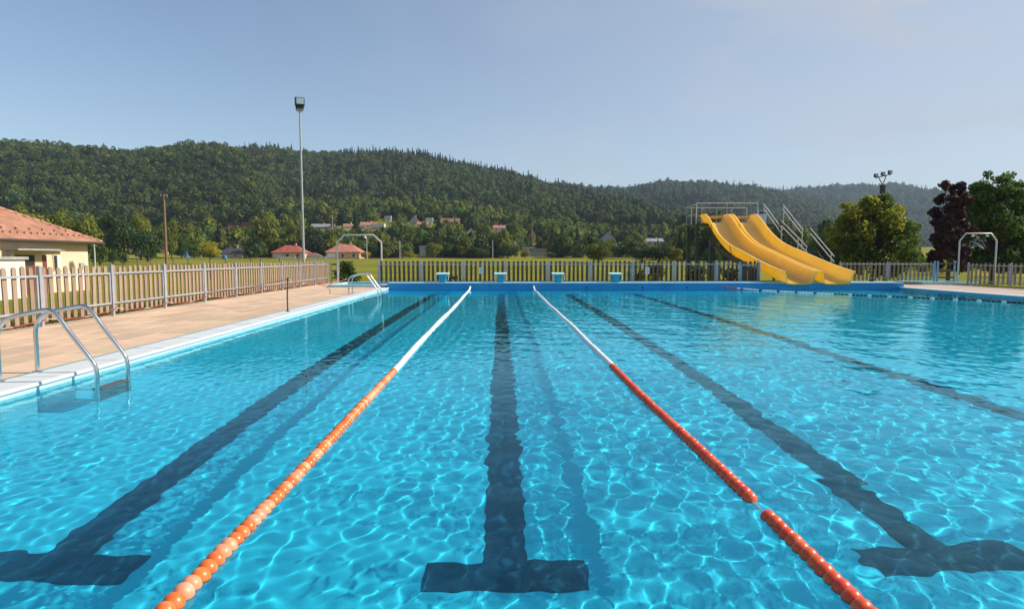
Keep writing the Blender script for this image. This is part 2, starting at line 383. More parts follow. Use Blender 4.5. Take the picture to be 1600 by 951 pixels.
def crown_mesh(name, mats, nleaf, leaf, lobes, near=False, droop=0.0, seed=0, split=None, shape=1.0):
    """lobes: list of (x,y,z,r). many small leaf-sized quads spread on/through lobes"""
    rg = np.random.default_rng(seed)
    L = np.array(lobes, float); w = L[:, 3] ** 2; w /= w.sum()
    k = rg.choice(len(L), nleaf, p=w)
    d = rg.normal(size=(nleaf, 3)); d /= np.linalg.norm(d, axis=1)[:, None]
    d[:, 2] = np.where(rg.random(nleaf) < 0.35, np.abs(d[:, 2]), d[:, 2])
    d /= np.linalg.norm(d, axis=1)[:, None]
    rr = L[k, 3] * ((0.25 + 0.95 * rg.random(nleaf) ** 0.6) if near else (0.62 + 0.45 * rg.random(nleaf) ** 0.6))
    # clumping: shift by lumpy noise
    lump = 1 + 0.16 * np.sin(d[:, 0] * 7 + k * 3.1) * np.sin(d[:, 1] * 6 + k) * np.cos(d[:, 2] * 7 + k * 1.7)
    c = L[k, :3] + d * (rr * lump)[:, None] * np.array([1, 1, 0.88 * shape])
    nrm = d * (0.6 if near else 1.0) + rg.normal(size=(nleaf, 3)) * (0.6 if near else 0.42); nrm[:, 2] += 0.15
    nrm /= np.linalg.norm(nrm, axis=1)[:, None]
    a = np.cross(nrm, rg.normal(size=(nleaf, 3))); a /= np.linalg.norm(a, axis=1)[:, None]
    b_ = np.cross(nrm, a)
    sz = leaf * (0.55 + 0.9 * rg.random(nleaf))
    a *= (sz * 0.5)[:, None]; b_ *= (sz * (0.32 + 0.2 * rg.random(nleaf)))[:, None]
    dz = np.array([0, 0, -1]) * (droop * sz)[:, None]
    V = np.stack([c - a, c - b_ , c + a + dz, c + b_], 1).reshape(-1, 3)
    Fq = np.arange(nleaf * 4).reshape(-1, 4)
    me = np_mesh(name, V, Fq, mats)
    if split is not None:
        idx = split(c, k, rg).astype(np.int32); me.polygons.foreach_set("material_index", idx)
    return me

def lobes_round(rx, rz, zc, nl, rg, lo=0.34, hi=0.55):
    out = [(0, 0, zc, min(rx, rz) * 0.72)]
    for i in range(nl):
        th = rg.random() * 6.28; u = rg.random() * 2 - 0.8; q = math.sqrt(max(0, 1 - min(1, u * u)))
        s = 0.55 + 0.2 * rg.random(); r = min(rx, rz) * (lo + (hi - lo) * rg.random())
        out.append((math.cos(th) * q * rx * s, math.sin(th) * q * rx * s, zc + u * rz * s, r))
    return out

def trunk_mesh(h, r, rx, zc, seed, nl=5, name="trunk"):
    rg = random.Random(seed); m = MB()
    m.tube([(0, 0, -0.3), (0.02 * h, 0, h * 0.35), (-0.01 * h, 0.02 * h, h * 0.7)], [r, r * 0.75, r * 0.4], 8)
    for i in range(nl):
        th = i * 6.28 / nl + rg.random(); z0 = h * (0.3 + 0.3 * rg.random()); e = rx * (0.5 + 0.3 * rg.random())
        m.tube([(0, 0, z0), (math.cos(th) * e * 0.5, math.sin(th) * e * 0.5, z0 + e * 0.5), (math.cos(th) * e, math.sin(th) * e, z0 + e * 0.9)], [r * 0.5, r * 0.35, r * 0.12], 6)
    return m.mesh(name, M_bark, True)

# forest variants: 9 m tall unit trees (scaled per instance)
hidden = []
def variant(name, me): o = bpy.data.objects.new(name, me); hidden.append(o); return o
def decid(seed, mt, nleaf=520):
    rg = np.random.default_rng(seed)
    me = crown_mesh("woodland_crown", LM[mt], nleaf, 1.05, lobes_round(4.2, 4.4, 5.6, 9, rg), seed=seed)
    return me
def conif(seed, nleaf=420):
    rg = np.random.default_rng(seed); V = []; Fq = []
    t = rg.random(nleaf) ** 1.25; z = 1.0 + 12.5 * t; rad = 2.3 * (1 - t) ** 0.85 * (0.75 + 0.3 * rg.random(nleaf)) * (0.8 + 0.35 * np.abs(np.sin(t * 26)))
    th = rg.random(nleaf) * 6.283
    c = np.stack([np.cos(th) * rad * 0.75, np.sin(th) * rad * 0.75, z], 1)
    o = np.stack([np.cos(th), np.sin(th), -0.35 * np.ones(nleaf)], 1); tn = np.stack([-np.sin(th), np.cos(th), np.zeros(nleaf)], 1)
    L = (0.35 + rad * 0.5)[:, None]; w = (0.28 + 0.3 * rg.random(nleaf))[:, None]
    V = np.stack([c - o * L * 0.5, c + tn * w, c + o * L * 0.6, c - tn * w], 1).reshape(-1, 3)
    return np_mesh("conifer_crown", V, np.arange(nleaf * 4).reshape(-1, 4), LM['conifer'])
vcoll = bpy.data.collections.new("woodland_sources")
vs = [variant("va%d" % i, decid(20 + i, 'forest')) for i in range(4)] + [variant("vb%d" % i, decid(30 + i, 'forest2')) for i in range(2)] + [variant("vc%d" % i, conif(40 + i)) for i in range(2)] + [variant('vd0', decid(61, 'olive')), variant('vd1', decid(62, 'mid')), variant('vd2', decid(63, 'mid'))]
for o in vs: vcoll.objects.link(o)

def instancer(name, P, scl, idx):
    me = bpy.data.meshes.new(name); me.vertices.add(len(P)); me.vertices.foreach_set("co", np.asarray(P, np.float32).ravel())
    for nm, ty, arr, key in (("scl", 'FLOAT_VECTOR', scl, "vector"), ("rot", 'FLOAT', RNG.random(len(P)) * 6.283, "value"), ("idx", 'INT', idx, "value")):
        at = me.attributes.new(nm, ty, 'POINT'); at.data.foreach_set(key, np.asarray(arr).astype(np.int32 if ty == 'INT' else np.float32).ravel())
    me.update(); o = link(name, me)
    g = bpy.data.node_groups.new(name + "_nodes", 'GeometryNodeTree')
    g.interface.new_socket("Geometry", in_out='INPUT', socket_type='NodeSocketGeometry'); g.interface.new_socket("Geometry", in_out='OUTPUT', socket_type='NodeSocketGeometry')
    N = g.nodes; K = g.links; gi = N.new("NodeGroupInput"); go = N.new("NodeGroupOutput")
    ip = N.new("GeometryNodeInstanceOnPoints"); ci = N.new("GeometryNodeCollectionInfo"); ci.inputs[0].default_value = vcoll
    ci.inputs["Separate Children"].default_value = True; ci.inputs["Reset Children"].default_value = True
    ip.inputs["Pick Instance"].default_value = True
    K.new(gi.outputs[0], ip.inputs["Points"]); K.new(ci.outputs[0], ip.inputs["Instance"])
    def att(nm, ty):
        a = N.new("GeometryNodeInputNamedAttribute"); a.data_type = ty; a.inputs[0].default_value = nm
        return [s for s in a.outputs if s.enabled and s.name == "Attribute"][0]
    K.new(att("idx", 'INT'), ip.inputs["Instance Index"]); K.new(att("scl", 'FLOAT_VECTOR'), ip.inputs["Scale"])
    cx = N.new("ShaderNodeCombineXYZ"); K.new(att("rot", 'FLOAT'), cx.inputs[2]); K.new(cx.outputs[0], ip.inputs["Rotation"])
    K.new(ip.outputs[0], go.inputs[0])
    md = o.modifiers.new("scatter", 'NODES'); md.node_group = g
    return o

def scatter_forest():
    Ps = []; Sc = []; Ix = []
    for (y0, y1, sp, sc) in ((300, 480, 6.2, 0.92), (480, 900, 7.2, 1.05), (900, 1500, 10.0, 1.4), (1500, 2450, 15.0, 2.1)):
        x0, x1 = wx(-260, y1), wx(1900, y1)
        nx, ny = int((x1 - x0) / sp), int((y1 - y0) / sp)
        X, Y = np.meshgrid(x0 + np.arange(nx) * sp, y0 + np.arange(ny) * sp); X = X.ravel() + RNG.uniform(-.48, .48, X.size) * sp; Y = Y.ravel() + RNG.uniform(-.48, .48, Y.size) * sp
        px = VX + F * X / Y; k = (px > -250) & (px < 1880); X, Y, px = X[k], Y[k], px[k]
        b = base_h(X, Y); h, w = hills_h(X, Y); k = h > b + 0.3; X, Y, px, h, w = X[k], Y[k], px[k], h[k], w[k]
        # drop points well behind the crest line of what is in front
        z = h
        elev = (z + 9 - CAMZ) / Y
        keep = np.ones(len(X), bool)
        bins = ((px + 260) / 6).astype(int)
        global EL
        order = np.argsort(Y)
        for i in order:
            bi = bins[i]
            if elev[i] < EL[bi] - 0.012: keep[i] = False
            elif elev[i] > EL[bi]: EL[bi] = elev[i]
        X, Y, z, w, px = X[keep], Y[keep], z[keep], w[keep], px[keep]
        s = sc * (0.72 + 0.6 * RNG.random(len(X)))
        cf = fbm(X / 110.0 + 40, Y / 160.0 + 12, 3)
        con = ((w == 1) & (cf > 0.53) & (RNG.random(len(X)) < 0.5)) | ((w >= 2) & (cf > 0.54) & (RNG.random(len(X)) < 0.7)) | ((w == 0) & (cf > 0.62) & (RNG.random(len(X)) < 0.03)) | ((w > 0) & (RNG.random(len(X)) < 0.03))
        con |= (w == 1) & (px > 540) & (px < 800) & (Y > 700) & (RNG.random(len(X)) < 0.45)
        idx = np.where(con, 6 + RNG.integers(0, 2, len(X)), np.where(RNG.random(len(X)) < 0.24, 4 + RNG.integers(0, 2, len(X)), RNG.integers(0, 4, len(X))))
        sv = np.stack([s * RNG.uniform(.85, 1.15, len(X)), s * RNG.uniform(.85, 1.15, len(X)), s * RNG.uniform(.85, 1.2, len(X))], 1)
        Ps.append(np.stack([X, Y, z - 1.2 * s], 1)); Sc.append(sv); Ix.append(idx)
    return np.concatenate(Ps), np.concatenate(Sc), np.concatenate(Ix)
EL = np.full(600, -1.0)
fp, fs_, fi = scatter_forest(); print("forest trees", len(fp))
wood = instancer("forest", fp, fs_, fi); tag(wood, "dark green mixed forest covering the hills behind the valley", "forest", kind="stuff")
# ================================================================== DECK
M_slab = mat("paving_slab", (0.60, 0.42, 0.28), 0.85, var=0.07, vscale=2.5, rnd=0.15, bump=0.25, bscale=60, dirt=((0.30, 0.24, 0.19), 0.9, 0.5))
M_joint = mat("joint_sand", (0.40, 0.30, 0.21), 0.95, var=0.15, vscale=8)
DX0 = -8.35; DX1 = PX0 - 0.435
dk = MB().box(DX0, DX1, -3.0, 31.0, -0.25, ZD - 0.03).build("deck", M_joint); tag(dk, kind="structure")
nxs = 6; sw = (DX1 - DX0) / nxs; slen = 0.68
slab_me = []
for k in range(3):
    slab_me.append(MB().box(-sw / 2 + 0.003, sw / 2 - 0.003, -slen / 2 + 0.003, slen / 2 - 0.003, -0.04, 0.0, bev=0.004).mesh("paving_slab", M_slab))
cnt = 0; y = -3.0 + slen / 2
while y < 31.0 - slen / 2 + 0.01:
    if y > 0.6 or True:
        for i in range(nxs):
            if cnt >= 300: break
            o = link("slab", slab_me[cnt % 3], dk, (DX0 + sw * (i + 0.5), y, ZD + random.uniform(-0.0015, 0.0015))); cnt += 1
    y += slen
# right deck
M_pink = mat("pink_paving", (0.46, 0.35, 0.29), 0.85, var=0.08, vscale=2.0, bump=0.2, bscale=50, dirt=((0.3, 0.25, 0.2), 0.8, 0.4))
rd = MB().box(PX1 + 0.31, 20.2, -3.0, 27.2, -0.25, ZD).build("pavement", M_pink); tag(rd, kind="structure")
# foot baths (blue painted) by the two shower arches
M_bath = mat("footbath_paint", (0.06, 0.36, 0.50), 0.5, var=0.1, vscale=3)
M_bathlip = mat("footbath_lip", (0.35, 0.55, 0.60), 0.6, var=0.08, vscale=3)
def footbath(x0, x1, y0, y1, label):
    e = empty("foot_bath", ((x0 + x1) / 2, y0, ZD), label, "foot bath"); cx_ = (x0 + x1) / 2
    a, b_ = x0 - cx_, x1 - cx_; d = y1 - y0
    MB().box(a + .12, b_ - .12, .12, d - .12, 0.004, 0.012).build("basin", M_bath, e)
    MB().box(a, b_, 0, .12, 0.002, 0.10, .01).box(a, b_, d - .12, d, 0.002, 0.10, .01).box(a, a + .12, .12, d - .12, 0.002, 0.10, .01).box(b_ - .12, b_, .12, d - .12, 0.002, 0.10, .01).build("rim", M_bathlip, e)
footbath(-7.1, -4.75, 25.3, 28.3, "pale blue foot bath under the shower arch at the far left pool corner")
footbath(19.0, 21.6, 27.3, 29.2, "blue foot bath basin beside the right hand shower arch")

M_arch = mat("pale_painted_steel", (0.56, 0.54, 0.51), 0.45, metal=0.2, var=0.08, vscale=5)
# ================================================================== FENCES
M_picket = mat("weathered_picket", (0.30, 0.205, 0.145), 0.85, var=0.14, vscale=3, rnd=0.14, stretch=(9, 9, 1.2), bump=0.3, bscale=6)
M_picketd = mat("dark_picket", (0.12, 0.085, 0.055), 0.85, var=0.2, vscale=3, rnd=0.2, stretch=(9, 9, 1.2), bump=0.3, bscale=6)
M_picketr = mat("grey_picket", (0.27, 0.20, 0.16), 0.85, var=0.2, vscale=3, rnd=0.18, stretch=(9, 9, 1.2), bump=0.3, bscale=6)
M_galv = mat("galvanised_steel", (0.42, 0.43, 0.45), 0.45, metal=0.35, var=0.1, vscale=6, rnd=0.06)
M_bluepost = mat("blue_post_paint", (0.22, 0.40, 0.50), 0.5, var=0.15, vscale=5)
def picket_me(w, z0, z1, th, m, name="picket"):
    b = MB(); h = w / 2
    # rounded top outline extruded
    prof = [(-h, z0), (h, z0), (h, z1 - h * .9), (h * .72, z1 - h * .3), (0, z1), (-h * .72, z1 - h * .3), (-h, z1 - h * .9)]
    n_ = len(prof); b.v = [(x, -th / 2, z) for x, z in prof] + [(x, th / 2, z) for x, z in prof]
    b.f = [tuple(range(n_)), tuple(range(2 * n_ - 1, n_ - 1, -1))] + [(i, i + n_, (i + 1) % n_ + n_, (i + 1) % n_) for i in range(n_)]
    return b.mesh(name, m)
def fence(p0, p1, npan, label, zg, hp, hr_lo, hr_hi, npk, pw, mp, mposts, postw=0.06, dbl=True, side=1, postmats=None, dz0=0.08, gap_first=False):
    """posts+rails nearer the pool, pickets fixed behind. local x runs p0->p1, local y = away from pool"""
    p0 = Vector((*p0, 0)); p1 = Vector((*p1, 0)); d = p1 - p0; Lg = d.length; rz = math.atan2(d.y, d.x)
    e = empty("picket_fence", (p0.x, p0.y, zg), label, "fence", rz=rz)
    off = side
    pan = Lg / npan
    pm = MB().box(-postw / 2, postw / 2, -postw / 2, postw / 2, -0.25, hp + 0.02, bev=0.004).mesh("post", mposts)
    for i in range(npan + 1):
        mm = pm
        if postmats and i in postmats: mm = MB().box(-postw / 2, postw / 2, -postw / 2, postw / 2, -0.25, hp + 0.05, bev=0.004).mesh("post", postmats[i])
        link("post", mm, e, (i * pan, 0, 0))
    # panel frame: rails + stiles, one frame per panel
    fm = MB(); a = postw / 2 + 0.018; b_ = pan - a; rw = 0.035
    for z in (hr_lo, hr_hi): fm.box(a, b_, -rw / 2, rw / 2, z - rw / 2, z + rw / 2, bev=0.003)
    for x in (a, b_ - rw): fm.box(x + 0.001, x + rw, -rw / 2 + .001, rw / 2 - .001, hr_lo + rw / 2, hr_hi - rw / 2) if dbl else None
    fme = fm.mesh("panel_frame", mposts)
    for i in range(npan): link("panel_frame", fme, e, (i * pan, 0, 0))
    pk = [picket_me(pw * s, dz0, hp * t, 0.022, mp) for s, t in ((1, 1), (1.03, .99), (.96, 1.005))]
    for i in range(npan):
        for j in range(npk):
            x = a + (b_ - a) * (j + 0.5) / npk
            o = link("picket", random.choice(pk), e, (i * pan + x + random.uniform(-.006, .006), off * 0.032, random.uniform(-.018, .014)))
            o.rotation_euler = (random.uniform(-.01, .01), random.uniform(-.014, .014), 0)
    return e
# left fence, parallel to the pool (X=-8.1); local +y must point away from pool (-X): direction +Y gives local y=-X
fence((-8.1, 2.95), (-8.1, 28.95), 13, "long weathered picket fence with grey steel frames beside the tan deck at left", ZD, 1.05, 0.27, 0.89, 10, 0.095, M_picket, M_galv, side=1)
# far fence behind the starting blocks
fxa, fxb = wx(592, 26.6), wx(1187, 26.6)
fence((fxa, 26.6), (fxb, 26.6), 9, "long dark picket fence behind the four starting blocks at the far pool end", 0.16, 0.99, 0.10, 0.84, 9, 0.098, M_picketd, M_galv, side=1, dz0=0.03)
fence((wx(1317, 28.6), 28.6), (wx(1468, 28.6), 28.6), 2, "short picket fence between yellow slide and the pale blue gate post", 0.08, 1.0, 0.24, 0.90, 11, 0.085, M_picketr, M_galv, side=1, postmats={2: M_bluepost}, dz0=0.14)
fence((20.75, 26.9), (20.75, 10.9), 7, "grey picket fence running along the right deck edge from the shower arch towards the viewer", 0.05, 1.0, 0.22, 0.90, 9, 0.085, M_picketr, M_galv, side=1, dz0=0.12)
def gate(x0, x1, Y, zg, label, mp, h=1.0):
    e = empty("rail_gate", (x0, Y, zg), label, "gate"); w = x1 - x0
    MB().box(-.03, .03, -.03, .03, -.2, h + .05, .004).build("post", mp, e)
    MB().box(w - .03, w + .03, -.03, .03, -.2, h + .05, .004).build("post", mp, e)
    for z in (0.28, 0.60, 0.92): MB().box(.035, w - .035, -.02, .02, z - .04, z + .04, .004).build("rail", M_picketd, e)
gate(wx(1473, 28.6), wx(1500, 28.6), 28.6, 0.08, "low open gate of dark rails between pale blue posts near the right shower arch", M_bluepost)
gate(wx(519.5, 29.2), wx(531, 29.2), 29.2, 0.05, "narrow gate of dark rails between the end of left fence and shower arch", M_galv, 0.98)
# dark inner panel of fence under the slide
fence((wx(1158, 26.2), 26.2), (wx(1189, 26.2), 26.2), 1, "small dark picket panel standing under the yellow slide beside the steel column", 0.16, 0.92, 0.12, 0.8, 7, 0.05, M_picketd, M_bluepost, side=1, dz0=0.03)
# white paper notices on the far fence
M_paper = mat("white_paper", (0.75, 0.76, 0.76), 0.5); M_ink = mat("notice_ink", (0.25, 0.27, 0.3), 0.6)
for px, lab in ((752, "small white notice on the far fence between the first two starting blocks"), (1012, "small white notice on the far fence right of the last starting block")):
    e = empty("notice", (wx(px, 26.56), 26.555, wz(422.5, 26.56)), lab, "notice")
    MB().box(-.095, .095, -.012, 0, -.14, .14).build("board", M_paper, e)
    MB().box(-.06, .06, -.016, -.0121, .06, .085).box(-.07, .07, -.016, -.0121, .0, .012).box(-.07, .07, -.016, -.0121, -.04, -.028).box(-.05, .05, -.016, -.0121, -.08, -.068).build("printing", M_ink, e)

# ================================================================== STARTING BLOCKS
M_cyan = mat("cyan_grp", (0.03, 0.34, 0.46), 0.4, var=0.08, vscale=4); M_cyanl = mat("pale_cyan_top", (0.48, 0.76, 0.76), 0.5, var=0.05, vscale=6)
M_steel = mat("polished_steel", (0.62, 0.63, 0.64), 0.16, metal=1.0)
M_steelm = mat("matt_steel", (0.58, 0.58, 0.58), 0.32, metal=0.8)
labs = ["first cyan starting block from the left, beyond the left lane rope", "second cyan starting block from the left, above the middle lane marking", "third cyan starting block from the left, right of the far end of the right rope", "fourth and rightmost cyan starting block, nearest the slide"]
def starting_block(x, lab):
    Y = 25.35; e = empty("starting_block", (x, Y, WT), lab, "starting block", "starting blocks on the far wall")
    # tapered pedestal
    b = MB()
    for (w0, w1, z0, z1) in ((.13, .14, 0, .06), (.115, .165, .06, .325)):
        b.add([(-w0, -.17, z0), (w0, -.17, z0), (w0, .17, z0), (-w0, .17, z0), (-w1, -.19, z1), (w1, -.19, z1), (w1, .19, z1), (-w1, .19, z1)],
              [(3, 2, 1, 0), (4, 5, 6, 7), (0, 1, 5, 4), (1, 2, 6, 5), (2, 3, 7, 6), (3, 0, 4, 7)])
    b.build("pedestal", M_cyan, e)
    m = MB().add([(-.255, -.27, .326), (.255, -.27, .326), (.255, .27, .36), (-.255, .27, .36), (-.255, -.27, .365), (.255, -.27, .365), (.255, .27, .40), (-.255, .27, .40)],
                 [(3, 2, 1, 0), (4, 5, 6, 7), (0, 1, 5, 4), (1, 2, 6, 5), (2, 3, 7, 6), (3, 0, 4, 7)]); m.build("platform", M_cyanl, e)
    for s in (-1, 1):
        MB().tube([(s * .18, -.15, .10), (s * .245, -.2, .12), (s * .25, -.2, .27), (s * .2, -.16, .298)], 0.016, 8).build("handle", M_arch, e, True)
    return e
for px, lab in zip((692, 782, 872, 962), labs): starting_block(wx(px, 25.35), lab)

# ================================================================== LANE ROPES
def sphere_mb(r, nu, nv, sy=1.0, hole=True):
    b = MB()
    for j in range(nv + 1):
        t = -math.pi / 2 + math.pi * j / nv
        for i in range(nu):
            a = 2 * math.pi * i / nu
            b.v.append((r * math.cos(t) * math.cos(a), r * sy * math.sin(t), r * math.cos(t) * math.sin(a)))
    for j in range(nv):
        for i in range(nu): b.f.append((j * nu + i, (j + 1) * nu + i, (j + 1) * nu + (i + 1) % nu, j * nu + (i + 1) % nu))
    return b
M_or = mat("orange_plastic", (0.70, 0.145, 0.025), 0.33, var=0.12, vscale=12, rnd=0.08, dirt=((0.75, 0.40, 0.25), 14, 0.35), bump=0.05)
M_fad = mat("faded_orange_plastic", (0.78, 0.29, 0.14), 0.42, var=0.12, vscale=14, rnd=0.08, dirt=((0.82, 0.55, 0.42), 16, 0.6), bump=0.06)
M_redor = mat("red_orange_plastic", (0.72, 0.075, 0.018), 0.32, var=0.14, vscale=12, rnd=0.10, dirt=((0.7, 0.3, 0.2), 14, 0.35), bump=0.05)
M_wf = mat("white_float", (0.74, 0.72, 0.69), 0.4, var=0.06, vscale=10, rnd=0.05); M_rf = mat("red_float", (0.55, 0.03, 0.02), 0.4)
M_bf = mat("black_float", (0.02, 0.02, 0.025), 0.4); M_cable = mat("steel_cable", (0.6, 0.6, 0.58), 0.3, metal=0.8)
RF = 0.0415
def meset(m, r=RF): return sphere_mb(r, 18, 10, 0.92).mesh("float", m, True, 180), sphere_mb(r, 10, 6, 0.92).mesh("float", m, True, 180)
FM = {k: meset(m) for k, m in (("o", M_or), ("f", M_fad), ("r", M_redor), ("w", M_wf), ("d", M_rf))}
def lane_rope(X, label, y_white, gap, cols, tight, sway):
    e = empty("lane_rope", (X, PY0, 0), label, "lane rope", "lane ropes across the pool")
    e.location = (0, 0, 0)
    sp = 0.0655; y = PY0 + 0.35; k = 0; rs = random.Random(int(abs(X) * 100)); ylist = []
    while y < PY1 - 0.12:
        if gap and gap[0] < y < gap[1]: y = gap[1]
        ylist.append(y); y += sp
    def X_at(y): return X + sway * math.sin(y * 0.55 + X) * 0.02
    def Z_at(y):
        z = 0.006 + 0.006 * math.sin(y * 1.7 + X)
        if y > PY1 - 1.2: z += 0.10 * (y - PY1 + 1.2) ** 2
        return z
    far = MB()
    for k, y in enumerate(ylist):
        if y > PY1 - 0.75: c = "d" if X > 0 else "w"
        elif y < y_white: c = rs.choice(cols)
        else: c = "w"
        hi = y < 8
        me = FM[c][0 if hi else 1]
        if k < 299:
            o = link("float", me, e, (X_at(y) + rs.uniform(-.002, .002), y, Z_at(y) + rs.uniform(-.003, .003)))
            o.rotation_euler = (rs.uniform(-.08, .08), rs.random() * 6.28, rs.uniform(-.09, .09)); s = rs.uniform(.97, 1.03); o.scale = (s, s, s)
        else:
            t = sphere_mb(RF, 8, 5, .92); far.add([(vx + X_at(y), vy + y, vz + Z_at(y)) for vx, vy, vz in t.v], t.f)
    if far.v: far.build("far_floats", M_wf, e, True, ang=180)["kind"] = "stuff"
    MB().tube([(X_at(y), y, Z_at(y)) for y in np.linspace(PY0 + 0.02, PY1, 60)], 0.0055, 6).build("cable", M_cable, e)
lane_rope(-1.225, "left lane rope of shiny orange and faded floats, white towards the far end", 6.95, None, "offo", 1, 0.6)
lane_rope(1.335, "right lane rope of red orange floats with a short cable gap near the viewer", 7.25, (2.985, 3.19), "r", 1, 0.6)
# dividing rope in front of the slide
pts = [(1130, 24.96, 446.5), (1137, 24.6, 449.3), (1158, 24.3, 451), (1200, 23.6, 0), (1300, 21.5, 0), (1400, 19.95, 0), (1500, 18.6, 0), (1600, 17.3, 0)]
PL = [(wx(p, y), y, 0.012 if z == 0 else max(0.01, wz(z, y))) for p, y, z in pts] + [(15.75, 15.8, .012), (16.42, 14.8, .02)]
e = empty("dividing_rope", (0, 0, 0), "thin black and white float rope with red end in front of the slide", "float rope")
PLv = [Vector(p) for p in PL]; seg = [(PLv[i + 1] - PLv[i]).length for i in range(len(PLv) - 1)]; tot = sum(seg)
def along(t):
    for i, s_ in enumerate(seg):
        if t <= s_: return PLv[i].lerp(PLv[i + 1], t / s_), (PLv[i + 1] - PLv[i]).normalized()
        t -= s_
    return PLv[-1], (PLv[-1] - PLv[-2]).normalized()
MB().tube(PLv, 0.006, 6).build("cable", M_cable, e)
dme = {}
for k, m in (("w", M_wf), ("b", M_bf), ("d", M_rf)):
    b = MB(); b.tube([(-.052, 0, 0), (-.045, 0, 0), (.045, 0, 0), (.052, 0, 0)], [.014, .027, .027, .014], 8); dme[k] = b.mesh("float", m, True)
t = 0.25; k = 0
while t < tot - 0.1:
    p, d = along(t)
    if t < 0.75: c = "d"
    elif t < 0.95: c = "w"
    elif t < 1.1: c = "d"
    elif t < 4.6: c = "b" if (k % 6) == 0 else "w"
    else: c = "w" if (k % 5) == 0 else "b"
    o = link("float", dme[c], e, p + Vector((0, 0, .004))); o.rotation_euler = (0, 0, math.atan2(d.y, d.x)); k += 1; t += 0.122

# ================================================================== POOL LADDERS
def curve_pts(P, n=6):
    """Catmull-Rom through control points"""
    P = [Vector(p) for p in P]; out = []
    for i in range(len(P) - 1):
        a = P[max(0, i - 1)]; b = P[i]; c = P[i + 1]; d = P[min(len(P) - 1, i + 2)]
        for k in range(n):
            t = k / n; out.append(0.5 * ((2 * b) + (c - a) * t + (2 * a - 5 * b + 4 * c - d) * t * t + (3 * b - a - 3 * c + d) * t ** 3))
    out.append(P[-1]); return out
M_treadm = mat("dark_tread", (0.10, 0.11, 0.12), 0.5, metal=0.3)
def ladder(Y0, lab, x_off=0.0):
    e = empty("pool_ladder", (PX0, Y0, ZD), lab, "pool ladder", "steel pool ladders on the left edge"); o0 = (PX0, Y0, ZD)
    X = lambda x: x - PX0 + x_off
    prof = [(-4.925, 0.0), (-4.925, .25), (-4.92, .46), (-4.87, .57), (-4.78, .635), (-4.62, .675), (-4.46, .705), (-4.39, .70), (-4.32, .64), (-4.22, .49), (-4.12, .35), (-4.04, .235), (-3.995, .16), (-3.98, .07), (-3.98, -.05), (-3.98, -.62)]
    for s in (0, 1):
        yy = s * 0.50
        MB().tube(curve_pts([(X(x), yy, z) for x, z in prof]), 0.0215, 12).build("rail", M_steel, e, True, ang=180)
        MB().tube([(X(-4.925), yy, 0.0), (X(-4.925), yy, 0.016)], .05, 14).build("flange", M_steelm, e)
    for z in (-.085, -.20, -.33, -.47, -.61):
        tr = MB().box(X(-4.05), X(-3.94), .02, .48, z - .012, z + .012, .004).build("tread", M_treadm, e); caus(tr)
    MB().tube([(X(-3.98), 0.0, -.62), (X(-4.54), 0.0, -.62)], .018, 8).tube([(X(-3.98), .5, -.62), (X(-4.54), .5, -.62)], .018, 8).build("wall_brace", M_steelm, e)
    return e
ladder(6.06, "large curved steel pool ladder in the left foreground")
ladder(20.0, "distant curved steel pool ladder near the far left corner of the pool")

# barrier stake and red tape
M_stake = mat("dark_stake", (0.05, 0.03, 0.025), 0.6); M_tape = mat("red_tape", (0.36, 0.06, 0.04), 0.5); M_tapew = mat("white_tape", (0.5, 0.35, 0.3), 0.5)
sx, sy = wx(455, 13.6), 13.6
e = empty("barrier_stake", (-4.80, 13.9, ZD), "slim dark stake standing on the white pool edge holding red tape", "stake")
MB().tube([(0, 0, 0), (0.0, 0.0, .35), (.012, 0.02, .72)], .016, 8).build("rod", M_stake, e); MB().tube([(0, 0, 0), (0, 0, .02)], .05, 10).build("foot", M_stake, e); MB().tube([(.012, .02, .70), (.012, .02, .76)], .024, 8).build("tip", M_stake, e)
def tape(pts, lab, n=14, sag=0.12):
    e = empty("barrier_tape", pts[0], lab, "barrier tape", "red and white barrier tape"); P = []
    o = Vector(pts[0])
    for a, b_ in zip(pts[:-1], pts[1:]):
        a = Vector(a); b_ = Vector(b_)
        for i in range(n): t_ = i / n; P.append(a.lerp(b_, t_) - o + Vector((0, 0, -sag * 4 * t_ * (1 - t_))))
    P.append(Vector(pts[-1]) - o)
    A = MB(); B = MB()
    for i in range(len(P) - 1): (A if i % 4 else B).beam(P[i], P[i + 1], 0.005, 0.016)
    A.build("red_band", M_tape, e)["kind"] = "stuff"; B.build("white_band", M_tapew, e)["kind"] = "stuff"
fp_ = [(-8.02, 2.95 + 2 * i, ZD + 0.27) for i in range(2, 14)]
tape([(-4.79, 13.92, ZD + .73), (-8.02, 16.95, ZD + .30)], "red tape running from the dark stake to the left fence", 20, .06)
tape([(-8.02, 6.95 + 2 * i, ZD + (.17 if i % 2 else .14)) for i in range(12)], "red and white tape sagging along the foot of the left fence", 8, .08)
tape([(-4.79, 13.92, ZD + .73), (-4.93, 20.02, ZD + .55)], "red tape running from the dark stake to the distant ladder", 22, .16)
tape([(-4.93, 20.5, ZD + .55), (wx(528, 27.2), 27.2, ZD + .45)], "red tape between the distant ladder and the left shower arch", 16, .10)

